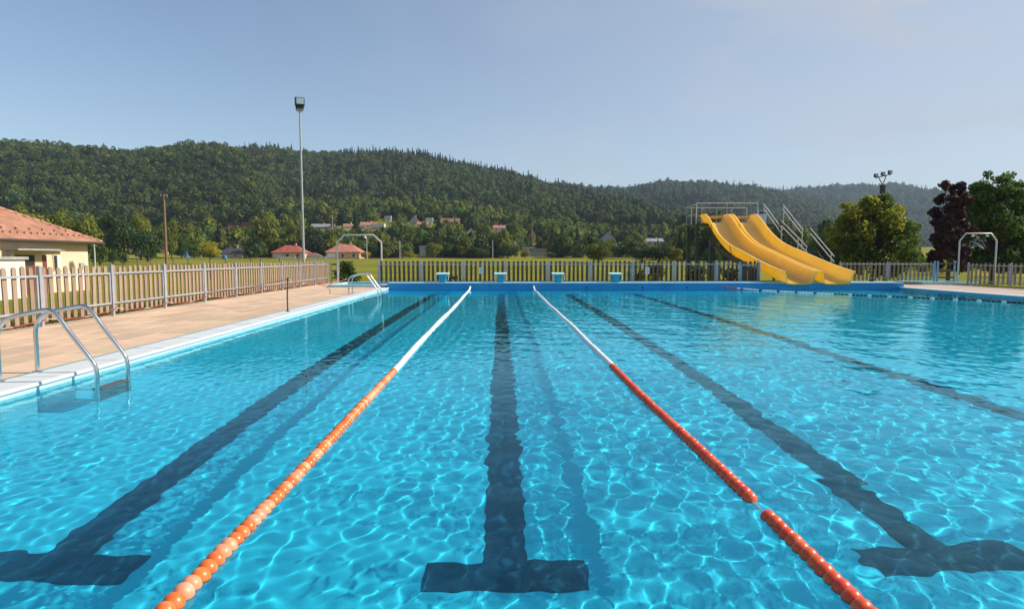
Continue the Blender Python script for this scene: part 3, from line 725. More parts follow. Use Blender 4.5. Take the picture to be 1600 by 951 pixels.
# ================================================================== SHOWER ARCHES
def arch(xl, xr, Y, ztop, zsh, ins, lab, heads):
    e = empty("shower_arch", ((xl + xr) / 2, Y, ZD), lab, "shower arch"); w = (xr - xl) / 2; zt = ztop - ZD; zs = zsh - ZD
    MB().tube([(-w, 0, 0), (-w, 0, zs)], .036, 10).build("post", M_arch, e, True); MB().tube([(w, 0, 0), (w, 0, zs)], .036, 10).build("post", M_arch, e, True)
    MB().tube([(-w, 0, zs), (-w + ins, 0, zt), (w - ins, 0, zt), (w, 0, zs)], .036, 10).build("top_pipe", M_arch, e, True)
    for s in (-1, 1): MB().tube([(s * w, 0, 0), (s * w, 0, .015)], .08, 12).build("foot_plate", M_steelm, e)
    for hx in heads:
        MB().tube([(hx, -.03, zt - .03), (hx, -.05, zt - .09), (hx, -.05, zt - .10), (hx, -.055, zt - .14)], [.015, .02, .06, .07], 12).build("shower_head", M_white, e, True)
arch(wx(529, 27.2), wx(597.5, 27.2), 27.2, wz(367.5, 27.2), wz(379, 27.2), .34, "pale steel shower arch over foot bath at the far left corner", (.28,))
arch(wx(1506, 27.9), wx(1565, 27.9), 27.9, wz(364.5, 27.9), wz(376, 27.9), .27, "pale steel shower arch with two shower heads in front of the big green tree", (-.30, .36))

# ================================================================== SLIDE
def grp(name, c, tr, tc_): return mat(name, c, 0.3, var=0.05, vscale=1.2, trans=tr, trans_col=tc_, coat=0.25, dirt=((c[0] * .8, c[1] * .75, c[2] + .04), 1.5, 0.3))
M_slide = grp("yellow_grp", (0.95, 0.68, 0.15), 0.42, (1.0, 0.74, 0.08))
prof = [(35.4, 3.28), (34.9, 3.27), (34.5, 3.18), (34.0, 2.92), (33.3, 2.48), (32.5, 2.06), (31.5, 1.66), (30.5, 1.38), (29.5, 1.17), (28.5, .955), (27.6, .755), (26.7, .57), (25.9, .42), (25.2, .305), (24.75, .245)]
pf = [Vector((0, y, z)) for y, z in prof]; cv = curve_pts(pf, 4)
def slide_lane(cx_, parent):
    # cross-section: floor, curved sides, rim flange; closed shell with thickness
    hw, hb, hh = .49, .62, .50
    inner = [(-hb - .005, hh), (-hb + .0, hh * .96), (-hb + .05, hh * .6), (-hw - .04, .10), (-hw + .03, .015), (-hw * .7, 0), (0, 0), (hw * .7, 0), (hw - .03, .015), (hw + .04, .10), (hb - .05, hh * .6), (hb, hh * .96), (hb + .005, hh)]
    outer = [(hb + .085, hh), (hb + .085, hh - .07), (hb + .05, hh - .075), (hb + .0, hh * .58), (hw + .09, .08), (hw - .02, -.035), (0, -.06), (-hw + .02, -.035), (-hw - .09, .08), (-hb, hh * .58), (-hb - .05, hh - .075), (-hb - .085, hh - .07), (-hb - .085, hh)]
    sec = inner + outer; ns = len(sec); m = MB()
    for i, p in enumerate(cv):
        a = cv[max(0, i - 1)]; b_ = cv[min(len(cv) - 1, i + 1)]; tg = (b_ - a).normalized(); nrm = Vector((0, -tg.z, tg.y));
        if nrm.z < 0: nrm = -nrm
        u = i / (len(cv) - 1)
        hs = 1.0
        if i < 6: hs = 0.85 + 0.15 * i / 6
        for (x, z) in sec: q = p + nrm * z * hs; m.v.append((cx_ + x, q.y, q.z))
    for i in range(len(cv) - 1):
        for k in range(ns): m.f.append((i * ns + k, i * ns + (k + 1) % ns, (i + 1) * ns + (k + 1) % ns, (i + 1) * ns + k))
    # end rings
    def ring(b0, rev):
        ni = len(inner)
        for k in range(ni - 1):
            f = (b0 + k, b0 + k + 1, b0 + ns - 2 - k, b0 + ns - 1 - k); m.f.append(f[::-1] if rev else f)
    ring(0, False); ring((len(cv) - 1) * ns, True)
    return m.build("chute", M_slide, parent, True, ang=50)
sl = empty("water_slide", (12.9, 25, 0), "wide yellow two lane water slide ending at the far pool wall", "water slide"); sl.location = (0, 0, 0)
SX = (12.17, 13.71)
for cx_ in SX: slide_lane(cx_, sl)
M_seam = mat("joint_flange", (0.55, 0.36, 0.07), 0.5, var=.15)
for cx_ in SX:
    for i_ in (14, 27):
        p_ = cv[i_]; tg_ = (cv[i_ + 1] - cv[i_ - 1]).normalized(); nr_ = Vector((0, -tg_.z, tg_.y)); nr_ = nr_ if nr_.z > 0 else -nr_
        sec_ = [(-.70, .45), (-.655, .3), (-.57, .05), (-.45, -.055), (0, -.08), (.45, -.055), (.57, .05), (.655, .3), (.70, .45)]; m_ = MB()
        for x_, z_ in sec_:
            for q_ in (-.035, .035):
                for o_ in (0, .035): c_ = p_ + nr_ * (z_ - o_ * .6) + tg_ * q_; m_.v.append((cx_ + x_ * (1 + o_), c_.y, c_.z))
        for j_ in range(len(sec_) - 1):
            a_ = j_ * 4; m_.f += [(a_ + 1, a_ + 3, a_ + 7, a_ + 5), (a_, a_ + 1, a_ + 5, a_ + 4), (a_ + 3, a_ + 2, a_ + 6, a_ + 7)]
        m_.build("joint_flange", M_seam, sl)
M_ora = mat("orange_bar", (0.75, 0.30, 0.02), 0.4, var=0.05)
for cx_ in SX: MB().box(cx_ - .55, cx_ + .55, 35.2, 35.3, 3.50, 3.62, .01).build("start_bar", M_ora, sl)
# supports under the chutes
M_dsteel = mat("dark_green_steel", (0.05, 0.075, 0.075), 0.5, metal=0.3, var=0.15, vscale=4)
def zc_at(y):
    ys_ = [p[0] for p in prof][::-1]; zs_ = [p[1] for p in prof][::-1]; return float(np.interp(y, ys_, zs_))
MB().box(11.36, 11.62, 33.2, 33.46, -.1, zc_at(33.3) - .1).build("column", M_dsteel, sl)
for y_ in (28.4,):
    MB().box(12.15 - .6, 12.15 - .34, y_ - .13, y_ + .13, -.1, zc_at(y_) - .08).build("column", M_dsteel, sl)
    MB().box(13.7 + .3, 13.7 + .5, y_ - .13, y_ + .13, -.1, zc_at(y_) - .08).build("column", M_dsteel, sl)
    MB().box(11.5, 14.3, y_ - .08, y_ + .08, zc_at(y_) - .25, zc_at(y_) - .10).build("cross_beam", M_dsteel, sl)
MB().beam((11.5, 33.2, 1.9), (12.0, 28.6, .5), .1, .14).build("brace", M_dsteel, sl)
MB().box(11.9, 14.2, 25.5, 25.65, .1, .21).build("cross_beam", M_dsteel, sl)
# tower
tw = empty("slide_tower", (13, 36, 0), "grey steel tower with railed platform and stairs behind the yellow slide", "slide tower"); tw.location = (0, 0, 0)
TX0, TX1, TY0, TY1, TZ_ = 11.25, 14.9, 35.35, 37.2, 3.22
MB().box(TX0, TX1, TY0, TY1, TZ_ - .12, TZ_).build("platform", M_dsteel, tw)
for x in (TX0 + .1, TX1 - .1):
    for y in (TY0 + .1, TY1 - .1): MB().box(x - .08, x + .08, y - .08, y + .08, -.5, TZ_ - .125).build("column", M_dsteel, tw)
def rail_run(pts, zs_, r=.022, parent=tw, posts=None, nm="handrail"):
    for dz in zs_: MB().tube([Vector(p) + Vector((0, 0, dz)) for p in pts], r, 8).build(nm, M_arch, parent, True)
    if posts:
        a, b_ = Vector(pts[0]), Vector(pts[-1])
        for t_ in posts: p = a.lerp(b_, t_); MB().tube([p, p + Vector((0, 0, max(zs_)))], r, 8).build("railing_post", M_arch, parent)
P4 = [i / 4 for i in range(5)]
rail_run([(TX0, TY0 + .05, TZ_), (TX1 - 0.1, TY0 + .05, TZ_)], (1.18,), .02, posts=[0, .5, 1]); rail_run([(TX0, TY1, TZ_), (TX1, TY1, TZ_)], (1.05, .55), posts=P4)
rail_run([(TX0, TY0, TZ_), (TX0, TY1, TZ_)], (1.1, .55), posts=[0, .5, 1])
for i in range(26):
    t_ = (i + .5) / 26; MB().tube([(TX0 + (TX1 - TX0) * t_, TY1, TZ_ + .05), (TX0 + (TX1 - TX0) * t_, TY1, TZ_ + 1.05)], .008, 5).build("baluster", M_dsteel, tw)
for i in range(12):
    t_ = (i + .5) / 12; MB().tube([(TX0, TY0 + (TY1 - TY0) * t_, TZ_ + .05), (TX0, TY0 + (TY1 - TY0) * t_, TZ_ + 1.05)], .008, 5).build("baluster", M_dsteel, tw)
# stairs beside the slide: upper flight, landing, lower flight descending toward the pool
M_bluebox = mat("white_panel", (0.6, 0.65, 0.72), 0.5); M_bluetop = mat("navy_panel", (0.03, 0.06, 0.14), 0.5)
xa, xb = 15.45, 16.55
MB().box(TX1, xb + .15, 35.9, 37.1, TZ_ - .12, TZ_ - .001).build("landing", M_dsteel, tw)
def flight(x0, x1, y0, z0, y1, z1, n_):
    for x in (x0, x1): MB().beam((x, y0, z0 - .1), (x, y1, z1 - .1), .05, .2).build("stringer", M_dsteel, tw)
    for i in range(n_):
        t_ = (i + .5) / n_; y = y0 + (y1 - y0) * t_; z = z0 + (z1 - z0) * t_
        MB().box(x0 + .03, x1 - .03, y - .13, y + .13, z - .02, z + .02).build("tread", M_dsteel, tw)
flight(xa, xb, 36.0, 3.18, 33.6, 1.72, 8)
MB().box(xa, xb + .3, 32.6, 33.6, 1.60, 1.70).build("landing", M_dsteel, tw)
flight(xa + .2, xb + .35, 32.6, 1.62, 30.2, .12, 9)
def stair_rail(x, y0, z0, y1, z1):
    rail_run([(x, y0, z0), (x, y1, z1)], (0.0, -.28), .028)
stair_rail(xa, 36.1, 4.42, 33.55, 2.80); stair_rail(xb, 36.0, 4.35, 33.5, 2.78)
stair_rail(xa + .2, 34.2, 3.33, 31.2, 1.83); stair_rail(xb + .35, 33.4, 2.87, 30.9, 1.34)
for (x, y, z0, z1) in ((xa, 36.0, 3.2, 4.4), (xb, 35.9, 3.2, 4.3), (xa, 33.7, 1.7, 2.9), (xb, 33.6, 1.7, 2.8), (xa + .2, 32.2, 1.4, 2.3), (xb + .35, 31.2, .7, 1.5), (xa + .2, 31.3, .7, 1.8)):
    MB().tube([(x, y, z0), (x, y, z1)], .024, 8).build("railing_post", M_arch, tw)
for (x, y) in ((xa + .05, 32.7), (xb + .2, 32.7), (xb, 36.9)): MB().box(x - .06, x + .06, y - .06, y + .06, -.4, (1.6 if y < 34 else 3.1)).build("column", M_dsteel, tw)
eb = empty("panel_board", (wx(1191, 37), 37.0, 3.9), "small white board with navy top behind the tower railing beside the stairs", "board")
MB().box(-.27, .27, 0, .04, -.6, .2).build("board", M_bluebox, eb); MB().box(-.20, .24, -.01, 0, .0, .16).build("stripe", M_bluetop, eb); MB().box(-.02, .02, .041, .08, -.78, .15).build("post", M_dsteel, eb)

# ================================================================== LIGHT MASTS AND POLES
M_mast = mat("grey_mast", (0.34, 0.35, 0.36), 0.5, metal=0.3, var=0.1, vscale=2); M_lampb = mat("lamp_housing", (0.02, 0.03, 0.035), 0.5); M_glass = mat("lamp_glass", (0.35, 0.45, 0.46), 0.12, spec=0.8)
Yf = 33.0; xm = wx(477.3, Yf); g0 = Hs(xm, Yf)
e = empty("floodlight_mast", (xm, Yf, g0), "tall slim grey mast with one dark floodlight behind the left fence", "floodlight"); zt = wz(181, Yf) - g0
MB().tube([(0, 0, -.1), (0, 0, zt * .35), (0, 0, zt)], [.085, .065, .045], 12).build("mast", M_mast, e, True)
MB().add([(-.16, -.05, zt), (.16, -.05, zt), (.16, .05, zt), (-.16, .05, zt), (-.22, -.06, zt + .12), (.22, -.06, zt + .12), (.22, .06, zt + .12), (-.22, .06, zt + .12)], [(3, 2, 1, 0), (4, 5, 6, 7), (0, 1, 5, 4), (1, 2, 6, 5), (2, 3, 7, 6), (3, 0, 4, 7)]).build("bracket", M_mast, e)
hd = MB().box(-.20, .20, -.02, .2, .13, .30, .01).box(-.24, .24, -.13, .19, .301, .70, .02).build("floodlight_head", M_lampb, e, loc=(0, 0, zt)); hd.rotation_euler = (0, 0, .35)
MB().box(-.16, .20, -.145, -.131, .36, .66).build("lens", M_glass, hd)
for k_ in range(5): MB().box(-.16 + k_ * .08, -.14 + k_ * .08, .191, .23, .34, .66).build("cooling_fin", M_lampb, hd)
M_wood = mat("pole_wood", (0.20, 0.12, 0.07), 0.85, var=0.2, vscale=4, stretch=(6, 6, .6), bump=.3)
Yp = 75.0; xp = wx(267, Yp); g0 = Hs(xp, Yp); e = empty("utility_pole", (xp, Yp, g0), "brown wooden utility pole with short crossarm in the meadow at left", "utility pole"); zt = wz(306, Yp) - g0
MB().tube([(0, 0, -.2), (0, 0, zt)], [.17, .11], 10).build("pole", M_wood, e, True); MB().box(-.42, .42, -.06, .06, zt - .35, zt - .23).build("crossarm", M_wood, e)
for s in (-.36, 0, .36): MB().tube([(s, 0, zt - .23), (s, 0, zt - .02)], .05, 8).build("insulator", M_mast, e)
# triple floodlight mast right
Yt = 58.0; xt = wx(1379, Yt); g0 = Hs(xt, Yt); e = empty("floodlight_mast", (xt, Yt, g0), "dark pole with three floodlights on a tilted crossarm above the yellow green tree", "floodlight"); zt = wz(286, Yt) - g0
M_dk = mat("dark_pole", (0.035, 0.035, 0.035), 0.6)
MB().tube([(0, 0, -.2), (0, 0, zt - .3)], [.17, .13], 10).build("mast", M_dk, e, True)
MB().box(-.17, .17, -.17, .17, zt - 1.0, zt - .2).build("junction_box", M_dk, e)
a_, b_ = Vector((-.72, 0, zt + .45)), Vector((.72, 0, zt + .78))
MB().beam(a_, b_, .08, .08).build("crossarm", M_dk, e); MB().beam((0, 0, zt - .2), (-.42, 0, zt + .5), .06).beam((0, 0, zt - .2), (.3, 0, zt + .66), .06).build("fork", M_dk, e)
for t_ in (.04, .5, .96):
    p = a_.lerp(b_, t_); 
    fh = MB().box(-.15, .15, -.1, .14, .05, .38, .02).build("floodlight_head", M_lampb, e, loc=p); MB().box(-.11, .11, -.115, -.101, .09, .34).build("lens", M_glass, fh)
Yq = 95.0; xq = wx(1237.5, Yq); g0 = Hs(xq, Yq); e = empty("utility_pole", (xq, Yq, g0), "dark utility pole with forked crossarm seen above the slide stair rails", "utility pole"); zt = wz(336, Yq) - g0
MB().tube([(0, 0, -.2), (0, 0, zt)], [.16, .12], 8).build("pole", M_dk, e)
MB().beam((0, 0, zt - 1.2), (.5, 0, zt + .2), .12).beam((-.9, 0, zt - .1), (.75, 0, zt + .35), .14).build("crossarm", M_dk, e)
for s, z_ in ((-.8, 0), (-.3, .12), (.65, .4)): MB().tube([(s, 0, zt + z_), (s, 0, zt + z_ + .4)], .07, 8).build("insulator", M_dk, e)
# thin field poles near village
for px, y0, y1, Y, lab in ((523, 338, 352, 300, "pale thin pole above the grey village roofs left of arch"), (575, 371, 382, 190, "pale thin pole seen through the left shower arch"), (626, 376, 402, 200, "pale thin pole right of the left shower arch in front of trees"), (335, 386, 402, 190, "thin pale pole beside the dark roofed house"), (770, 376, 402, 205, "thin pale pole in front of dark trees near the field edge"), (158, 382, 405, 95, "thin grey pole just right of the cream building roof corner")):
    g0 = Hs(wx(px, Y), Y); e_ = empty("field_pole", (wx(px, Y), Y, g0), lab, "pole"); zt = wz(y0, Y) - g0
    MB().tube([(0, 0, -.2), (0, 0, zt)], [.11, .08], 8).build("pole", M_arch, e_); MB().box(-.3, .3, -.04, .04, zt - .3, zt - .2).build("crossarm", M_arch, e_)
# wire fence at the left meadow edge
e = empty("wire_fence", (wx(143, 62), 62, 0), "thin dark wire fence in the meadow right of the cream building", "fence"); e.location = (0, 0, 0)
wp = []
for px in (155, 200, 222, 242, 277, 300, 333, 357, 396, 411, 440, 470):
    Y = 60 - (px - 155) * .03; x = wx(px, Y); g0 = Hs(x, Y); wp.append((x, Y, g0)); MB().tube([(x, Y, g0 - .1), (x, Y, wz(403.5, Y))], .035, 6).build("post", M_dsteel, e)
for f_ in (.35, .7, 1.0):
    MB().tube([(x, Y, g0 + (wz(403.8, Y) - g0) * f_) for x, Y, g0 in wp], .012, 4).build("wire", M_dsteel, e)
# ================================================================== CREAM BUILDING
M_cream = mat("cream_render", (0.66, 0.53, 0.37), 0.9, var=0.05, vscale=1.2, bump=0.15, bscale=40, dirt=((0.42, 0.31, 0.17), 0.8, 0.35))
M_tile = mat("clay_roof_tile", (0.40, 0.195, 0.12), 0.8, var=0.22, vscale=1.6, bump=0.4, bscale=9, dirt=((0.34, 0.15, 0.09), 1.1, 0.5), detail=8)
_n = M_tile.node_tree.nodes; _l = M_tile.node_tree.links; _tc = _n.new("ShaderNodeTexCoord")
_w = _n.new("ShaderNodeTexWave"); _w.bands_direction = 'Y'; _w.inputs["Scale"].default_value = 1.28; _w.inputs["Distortion"].default_value = 0.3; _l.new(_tc.outputs["Object"], _w.inputs[0])
_b = _n.new("ShaderNodeBump"); _b.inputs["Strength"].default_value = 0.9; _b.inputs["Distance"].default_value = 0.05; _l.new(_w.outputs["Fac"], _b.inputs["Height"]); _l.new(_b.outputs[0], _n["Principled BSDF"].inputs["Normal"])
M_gut = mat("brown_gutter", (0.07, 0.045, 0.035), 0.5); M_redbr = mat("red_brown_door", (0.17, 0.05, 0.03), 0.6); M_whitew = mat("white_render", (0.62, 0.60, 0.55), 0.8, var=0.05)
M_win = mat("window_glass", (0.03, 0.04, 0.045), 0.08, spec=0.9); M_conc = mat("grey_concrete", (0.33, 0.31, 0.28), 0.85, var=0.12)
BX0, BX1, BY0, BY1, BZ = -31.0, -22.4, 16.0, 33.9, 2.12
bg_ = -0.95
bd = empty("pool_building", ((BX0 + BX1) / 2, (BY0 + BY1) / 2, 0), "cream building with hipped orange tile roof at the left edge of the photo", "building"); bd.location = (0, 0, 0)
MB().box(BX0, BX1, BY0, BY1, bg_, BZ).build("wall", M_cream, bd)
def hip_roof(x0, x1, y0, y1, ze, tan, parent, m, step=0.34, lip=0.035):
    """stepped tile courses on the four slopes of a hip roof"""
    W_ = (x1 - x0) / 2; n_ = int(W_ / step); b = MB(); w = W_ / n_
    for k in range(n_):
        a, c = k * w, min((k + 1) * w + .03, W_); za, zc_ = ze + a * tan + lip, ze + c * tan
        A = [(x0 + a, y0 + a), (x1 - a, y0 + a), (x1 - a, y1 - a), (x0 + a, y1 - a)]; Cc = [(x0 + c, y0 + c), (x1 - c, y0 + c), (x1 - c, y1 - c), (x0 + c, y1 - c)]
        for i in range(4):
            j = (i + 1) % 4; p, q, r_, s_ = A[i], A[j], Cc[j], Cc[i]
            b.add([(*p, za - lip - .01), (*q, za - lip - .01), (*p, za), (*q, za), (*r_, zc_), (*s_, zc_)], [(0, 1, 3, 2), (2, 3, 4, 5)])
    b.add([(x0 + .02, y0 + .02, ze - .02), (x1 - .02, y0 + .02, ze - .02), (x1 - .02, y1 - .02, ze - .02), (x0 + .02, y1 - .02, ze - .02)], [(3, 2, 1, 0)])
    o = b.build("roof", m, parent); return o
RT = 0.53; ex0, ex1, ey0, ey1 = BX0 - .5, BX1 + .5, BY0 - .5, BY1 + .5
rf = hip_roof(ex0, ex1, ey0, ey1, 2.10, RT, bd, M_tile)
hcap = MB()
for (cx_, cy_, sx_, sy_) in ((ex1, ey1, -1, -1), (ex1, ey0, -1, 1), (ex0, ey1, 1, -1), (ex0, ey0, 1, 1)):
    for k in range(15):
        a, c = k * .32 + .02, k * .32 + .36; hcap.tube([(cx_ + sx_ * a, cy_ + sy_ * a, 2.13 + a * RT), (cx_ + sx_ * c, cy_ + sy_ * c, 2.11 + c * RT)], [.10, .085], 8)
o = hcap.build("hip_cap", M_tile, rf, True); o["kind"] = "stuff"
W2 = (ex1 - ex0) / 2
MB().tube([((ex0 + ex1) / 2, ey0 + W2, 2.12 + W2 * RT), ((ex0 + ex1) / 2, ey1 - W2, 2.12 + W2 * RT)], .11, 8).build("ridge_cap", M_tile, rf, True)
sg = MB()
for row in (0.55, 0.95):
    y = 17.0
    while y < ey1 - row - .3: sg.box(ex1 - row - .06, ex1 - row + .02, y, y + .10, 2.10 + row * RT, 2.10 + row * RT + .12); y += .42 if row < .8 else .84
o = sg.build("snow_guard", M_tile, rf); o["kind"] = "stuff"
MB().tube([(ex1 + .05, ey0, 2.08), (ex1 + .05, ey1, 2.08)], .065, 8).tube([(ex1 + .05, ey1, 2.08), (ex0, ey1 + .05, 2.08)], .065, 8).build("gutter", M_gut, bd)
MB().box(BX1, ex1, ey0, ey1, 2.02, 2.075).build("soffit", M_gut, bd)
vt = MB().tube([(ex1 - 3.0, 27.6, 3.6), (ex1 - 3.0, 27.6, 3.95)], .07, 8).build("roof_vent", M_whitew, rf); MB().box(ex1 - 3.15, ex1 - 2.85, 27.45, 27.75, 3.95, 4.0).build("vent_cap", M_conc, bd)
YW = lambda px: F * 22.4 / (VX - px)
xw = BX1
MB().box(xw + .002, xw + .75, YW(17), YW(84), 1.62, 1.70, .01).build("canopy", M_conc, bd); MB().box(xw + .002, xw + .25, YW(84) + .001, YW(106), 1.62, 1.665).build("canopy_strip", M_conc, bd)
MB().box(xw + .002, xw + .10, YW(27), YW(33), bg_, 1.61).build("pilaster", M_whitew, bd)
dr = MB().box(xw - .02, xw + .03, YW(36), YW(66), -.7, 1.42).build("door", M_redbr, bd)
MB().box(xw + .031, xw + .04, YW(38), YW(64), .92, 1.36).build("pane", M_win, dr); MB().box(xw + .031, xw + .036, YW(44), YW(50), .3, .62).build("notice", M_paper, dr)
MB().box(xw - .02, xw + .03, YW(78), YW(84), -.7, 1.40).build("door", M_redbr, bd)
wn = MB().box(xw + .002, xw + .045, YW(93.5), YW(106.5), .62, 1.44).build("window", M_cream, bd)
MB().box(xw + .046, xw + .052, YW(94.3), YW(99), .67, 1.39).build("pane", M_win, wn); MB().box(xw + .046, xw + .054, YW(99.6), YW(105.5), .67, 1.39).build("blind", M_whitew, wn)
MB().box(xw + .002, xw + .10, YW(133), YW(139), .72, 1.0).build("meter_box", M_conc, bd); MB().box(xw + .002, xw + .05, YW(101), YW(104), -.6, .32).build("white_pipe", M_whitew, bd)
MB().box(xw + .002, xw + .9, 16.5, YW(21), bg_, 1.20).build("garage_wall", M_whitew, bd); MB().box(xw + .002, xw + 1.0, 16.4, YW(24), 1.201, 1.33, .02).build("garage_ledge", M_conc, bd)

# ================================================================== VILLAGE
def glassy(): return M_win
RC = dict(red=mat("red_roof", (0.36, 0.085, 0.05), 0.8, var=0.2, vscale=.8, dirt=((.2, .07, .05), .6, .5)), salmon=mat("salmon_roof", (0.42, 0.17, 0.11), 0.8, var=0.2, vscale=.8, dirt=((.28, .13, .1), .6, .5)),
          dark=mat("slate_roof", (0.05, 0.055, 0.07), 0.6, var=0.2, vscale=.8), brown=mat("brown_roof", (0.22, 0.11, 0.09), 0.8, var=0.2, vscale=.8), grey=mat("grey_roof", (0.27, 0.27, 0.28), 0.7, var=0.15, vscale=.8),
          teal=mat("teal_roof", (0.08, 0.2, 0.2), 0.6), white=mat("light_roof", (0.5, 0.5, 0.5), 0.7))
WC = dict(cream=mat("cream_wall", (0.58, 0.46, 0.30), 0.9, var=0.08), white=mat("white_wall", (0.66, 0.64, 0.60), 0.9, var=0.06), peach=mat("peach_wall", (0.55, 0.33, 0.20), 0.9, var=0.1), grey=mat("grey_wall", (0.36, 0.36, 0.36), 0.9, var=0.1), ochre=mat("ochre_wall", (0.5, 0.3, 0.12), .9, var=.1))
HB = []      # screen boxes kept free of trees in front (px0,px1,ybottom,Y)
def house(px, ybot, wpx, hpx, Y, roof, rcol, wcol, label, rot=0.0, wallfrac=.45, depth=None, chim=True, nwin=3, garage=False, cat="house", clear=None):
    x = wx(px, Y); w = wpx / F * Y; h = hpx / F * Y; g0 = Hs(x, Y); zb = min(wz(ybot, Y), g0 + 1.5); zt = wz(ybot - hpx, Y)
    if zt < g0 + 2.5: zt = g0 + h
    zb = g0 - .3; hw = (zt - g0) * wallfrac if wz(ybot, Y) < g0 + 1 else (wz(ybot, Y) - g0) + h * wallfrac; ht = zt - g0; d = depth or w * .75
    e = empty("house", (x, Y + d / 2, g0), label, cat, rz=rot); hx, hy = w / 2 * .92, d / 2 * .92
    wal = MB().box(-hx, hx, -hy, hy, -1.0, hw).build("wall", WC[wcol], e)
    rx, ry = w / 2, d / 2 + .05; b = MB()
    if roof == 'hip':
        rr = max(0, rx - ry) + rx * .08
        b.add([(-rx, -ry, hw), (rx, -ry, hw), (rx, ry, hw), (-rx, ry, hw), (-rr, 0, ht), (rr, 0, ht), (-rx, -ry, hw - .15), (rx, -ry, hw - .15), (rx, ry, hw - .15), (-rx, ry, hw - .15)],
              [(0, 1, 5, 4), (1, 2, 5), (2, 3, 4, 5), (3, 0, 4), (0, 6, 7, 1), (1, 7, 8, 2), (2, 8, 9, 3), (3, 9, 6, 0), (9, 8, 7, 6)])
    elif roof == 'gable':       # ridge along x
        b.add([(-rx, -ry, hw), (rx, -ry, hw), (rx, ry, hw), (-rx, ry, hw), (-rx, 0, ht), (rx, 0, ht), (-rx, -ry, hw - .15), (rx, -ry, hw - .15), (rx, ry, hw - .15), (-rx, ry, hw - .15), (-rx, 0, ht - .2), (rx, 0, ht - .2)],
              [(0, 1, 5, 4), (2, 3, 4, 5), (0, 6, 7, 1), (2, 8, 9, 3), (6, 10, 11, 7), (8, 11, 10, 9), (0, 4, 10, 6), (4, 3, 9, 10), (1, 7, 11, 5), (5, 11, 8, 2)])
        wal2 = MB().add([(-hx, -hy, hw), (-hx, hy, hw), (-hx, 0, ht - .25), (hx, -hy, hw), (hx, hy, hw), (hx, 0, ht - .25)], [(0, 1, 2), (3, 5, 4), (0, 2, 5, 3), (1, 4, 5, 2)]).build("gable", WC[wcol], e)
    elif roof == 'front':       # gable faces viewer
        b.add([(-rx, -ry, hw), (0, -ry, ht), (rx, -ry, hw), (-rx, ry, hw), (0, ry, ht), (rx, ry, hw), (-rx, -ry, hw - .2), (0, -ry, ht - .25), (rx, -ry, hw - .2), (-rx, ry, hw - .2), (0, ry, ht - .25), (rx, ry, hw - .2)],
              [(0, 1, 4, 3), (1, 2, 5, 4), (0, 6, 7, 1), (1, 7, 8, 2), (3, 4, 10, 9), (4, 5, 11, 10), (6, 9, 10, 7), (7, 10, 11, 8), (0, 3, 9, 6), (2, 8, 11, 5)])
        MB().add([(-hx, -hy, hw), (hx, -hy, hw), (0, -hy, ht - .3), (-hx, hy, hw), (hx, hy, hw), (0, hy, ht - .3)], [(0, 1, 2), (3, 5, 4), (0, 2, 5, 3), (1, 4, 5, 2)]).build("gable", WC[wcol], e)
    else: b.box(-rx, rx, -ry, ry, hw, max(hw + .25, ht))
    ro = b.build("roof", RC[rcol], e)
    if chim: MB().box(rx * .22, rx * .22 + .6, -.3, .3, ht - 1.2, ht + .7).build("chimney", WC['peach'] if wcol != 'white' else WC['white'], ro)
    if nwin:
        for i in range(nwin):
            xc = -hx + 2 * hx * (i + .5) / nwin
            if garage and i == 0: f_ = MB().box(xc - 1.3, xc + 1.3, -hy - .06, -hy - .002, .1, min(2.2, hw - .3)).build("garage_door", WC['white'], e); continue
            f_ = MB().box(xc - .6, xc + .6, -hy - .06, -hy - .002, max(.4, hw - 1.9), hw - .45).build("window", WC['white'], e)
            MB().box(xc - .5, xc + .5, -hy - .07, -hy - .061, max(.5, hw - 1.8), hw - .55).build("pane", M_win, f_)
    HB.append((px - wpx / 2 - 1, px + wpx / 2 + 1, (ybot if clear is None else clear), Y, ybot - hpx))
    return e
house(362, 404, 46, 17, 205, 'hip', 'dark', 'cream', "low house with dark hip roof and open garage in the meadow edge left of mast", nwin=2, garage=True)
house(452, 403, 52, 20, 212, 'hip', 'red', 'cream', "red hip roofed bungalow just left of the tall floodlight mast", nwin=3, garage=True)
house(490, 403, 24, 9, 216, 'hip', 'brown', 'peach', "small brown roofed outbuilding between the two red roofed bungalows", nwin=0, chim=False)
house(537, 403, 56, 22, 208, 'hip', 'salmon', 'peach', "salmon hip roofed bungalow seen through the left shower arch", nwin=3, garage=True)
house(249, 356, 20, 11, 345, 'gable', 'red', 'cream', "dull red roof peeping from trees left of the wooden utility pole", nwin=2, clear=354)
house(377, 362, 36, 14, 330, 'gable', 'red', 'cream', "long dull red roof on the slope above the dark roofed house", nwin=3, clear=358)
house(216, 403, 20, 8, 175, 'gable', 'brown', 'grey', "tiny brown shed at the foot of the bright grass knoll", nwin=0, chim=False)
house(259, 403, 14, 12, 190, 'flat', 'salmon', 'peach', "small peach block beside the wooden utility pole foot", nwin=0, chim=False)
house(502, 360, 30, 10, 335, 'gable', 'grey', 'grey', "grey roofed house on the slope above the red bungalow", nwin=2, clear=358)
house(521, 361, 18, 9, 330, 'front', 'dark', 'grey', "dark gabled house beside the grey roofed one on the slope", nwin=1, clear=359)
house(547, 360, 18, 8, 340, 'gable', 'salmon', 'white', "small pinkish roofed cottage on the slope above the salmon bungalow", nwin=2, clear=358)
house(577, 357, 26, 10, 345, 'gable', 'salmon', 'white', "pinkish roofed house left of the boxy white house on the slope", nwin=3, clear=354)
house(592, 359, 20, 9, 335, 'flat', 'white', 'peach', "flat pale roofed annex below the pinkish roofed slope house", nwin=2, chim=False, clear=357)
house(608, 349, 10, 11, 375, 'flat', 'white', 'white', "tall boxy white house highest on the slope", nwin=1, chim=False, clear=350)
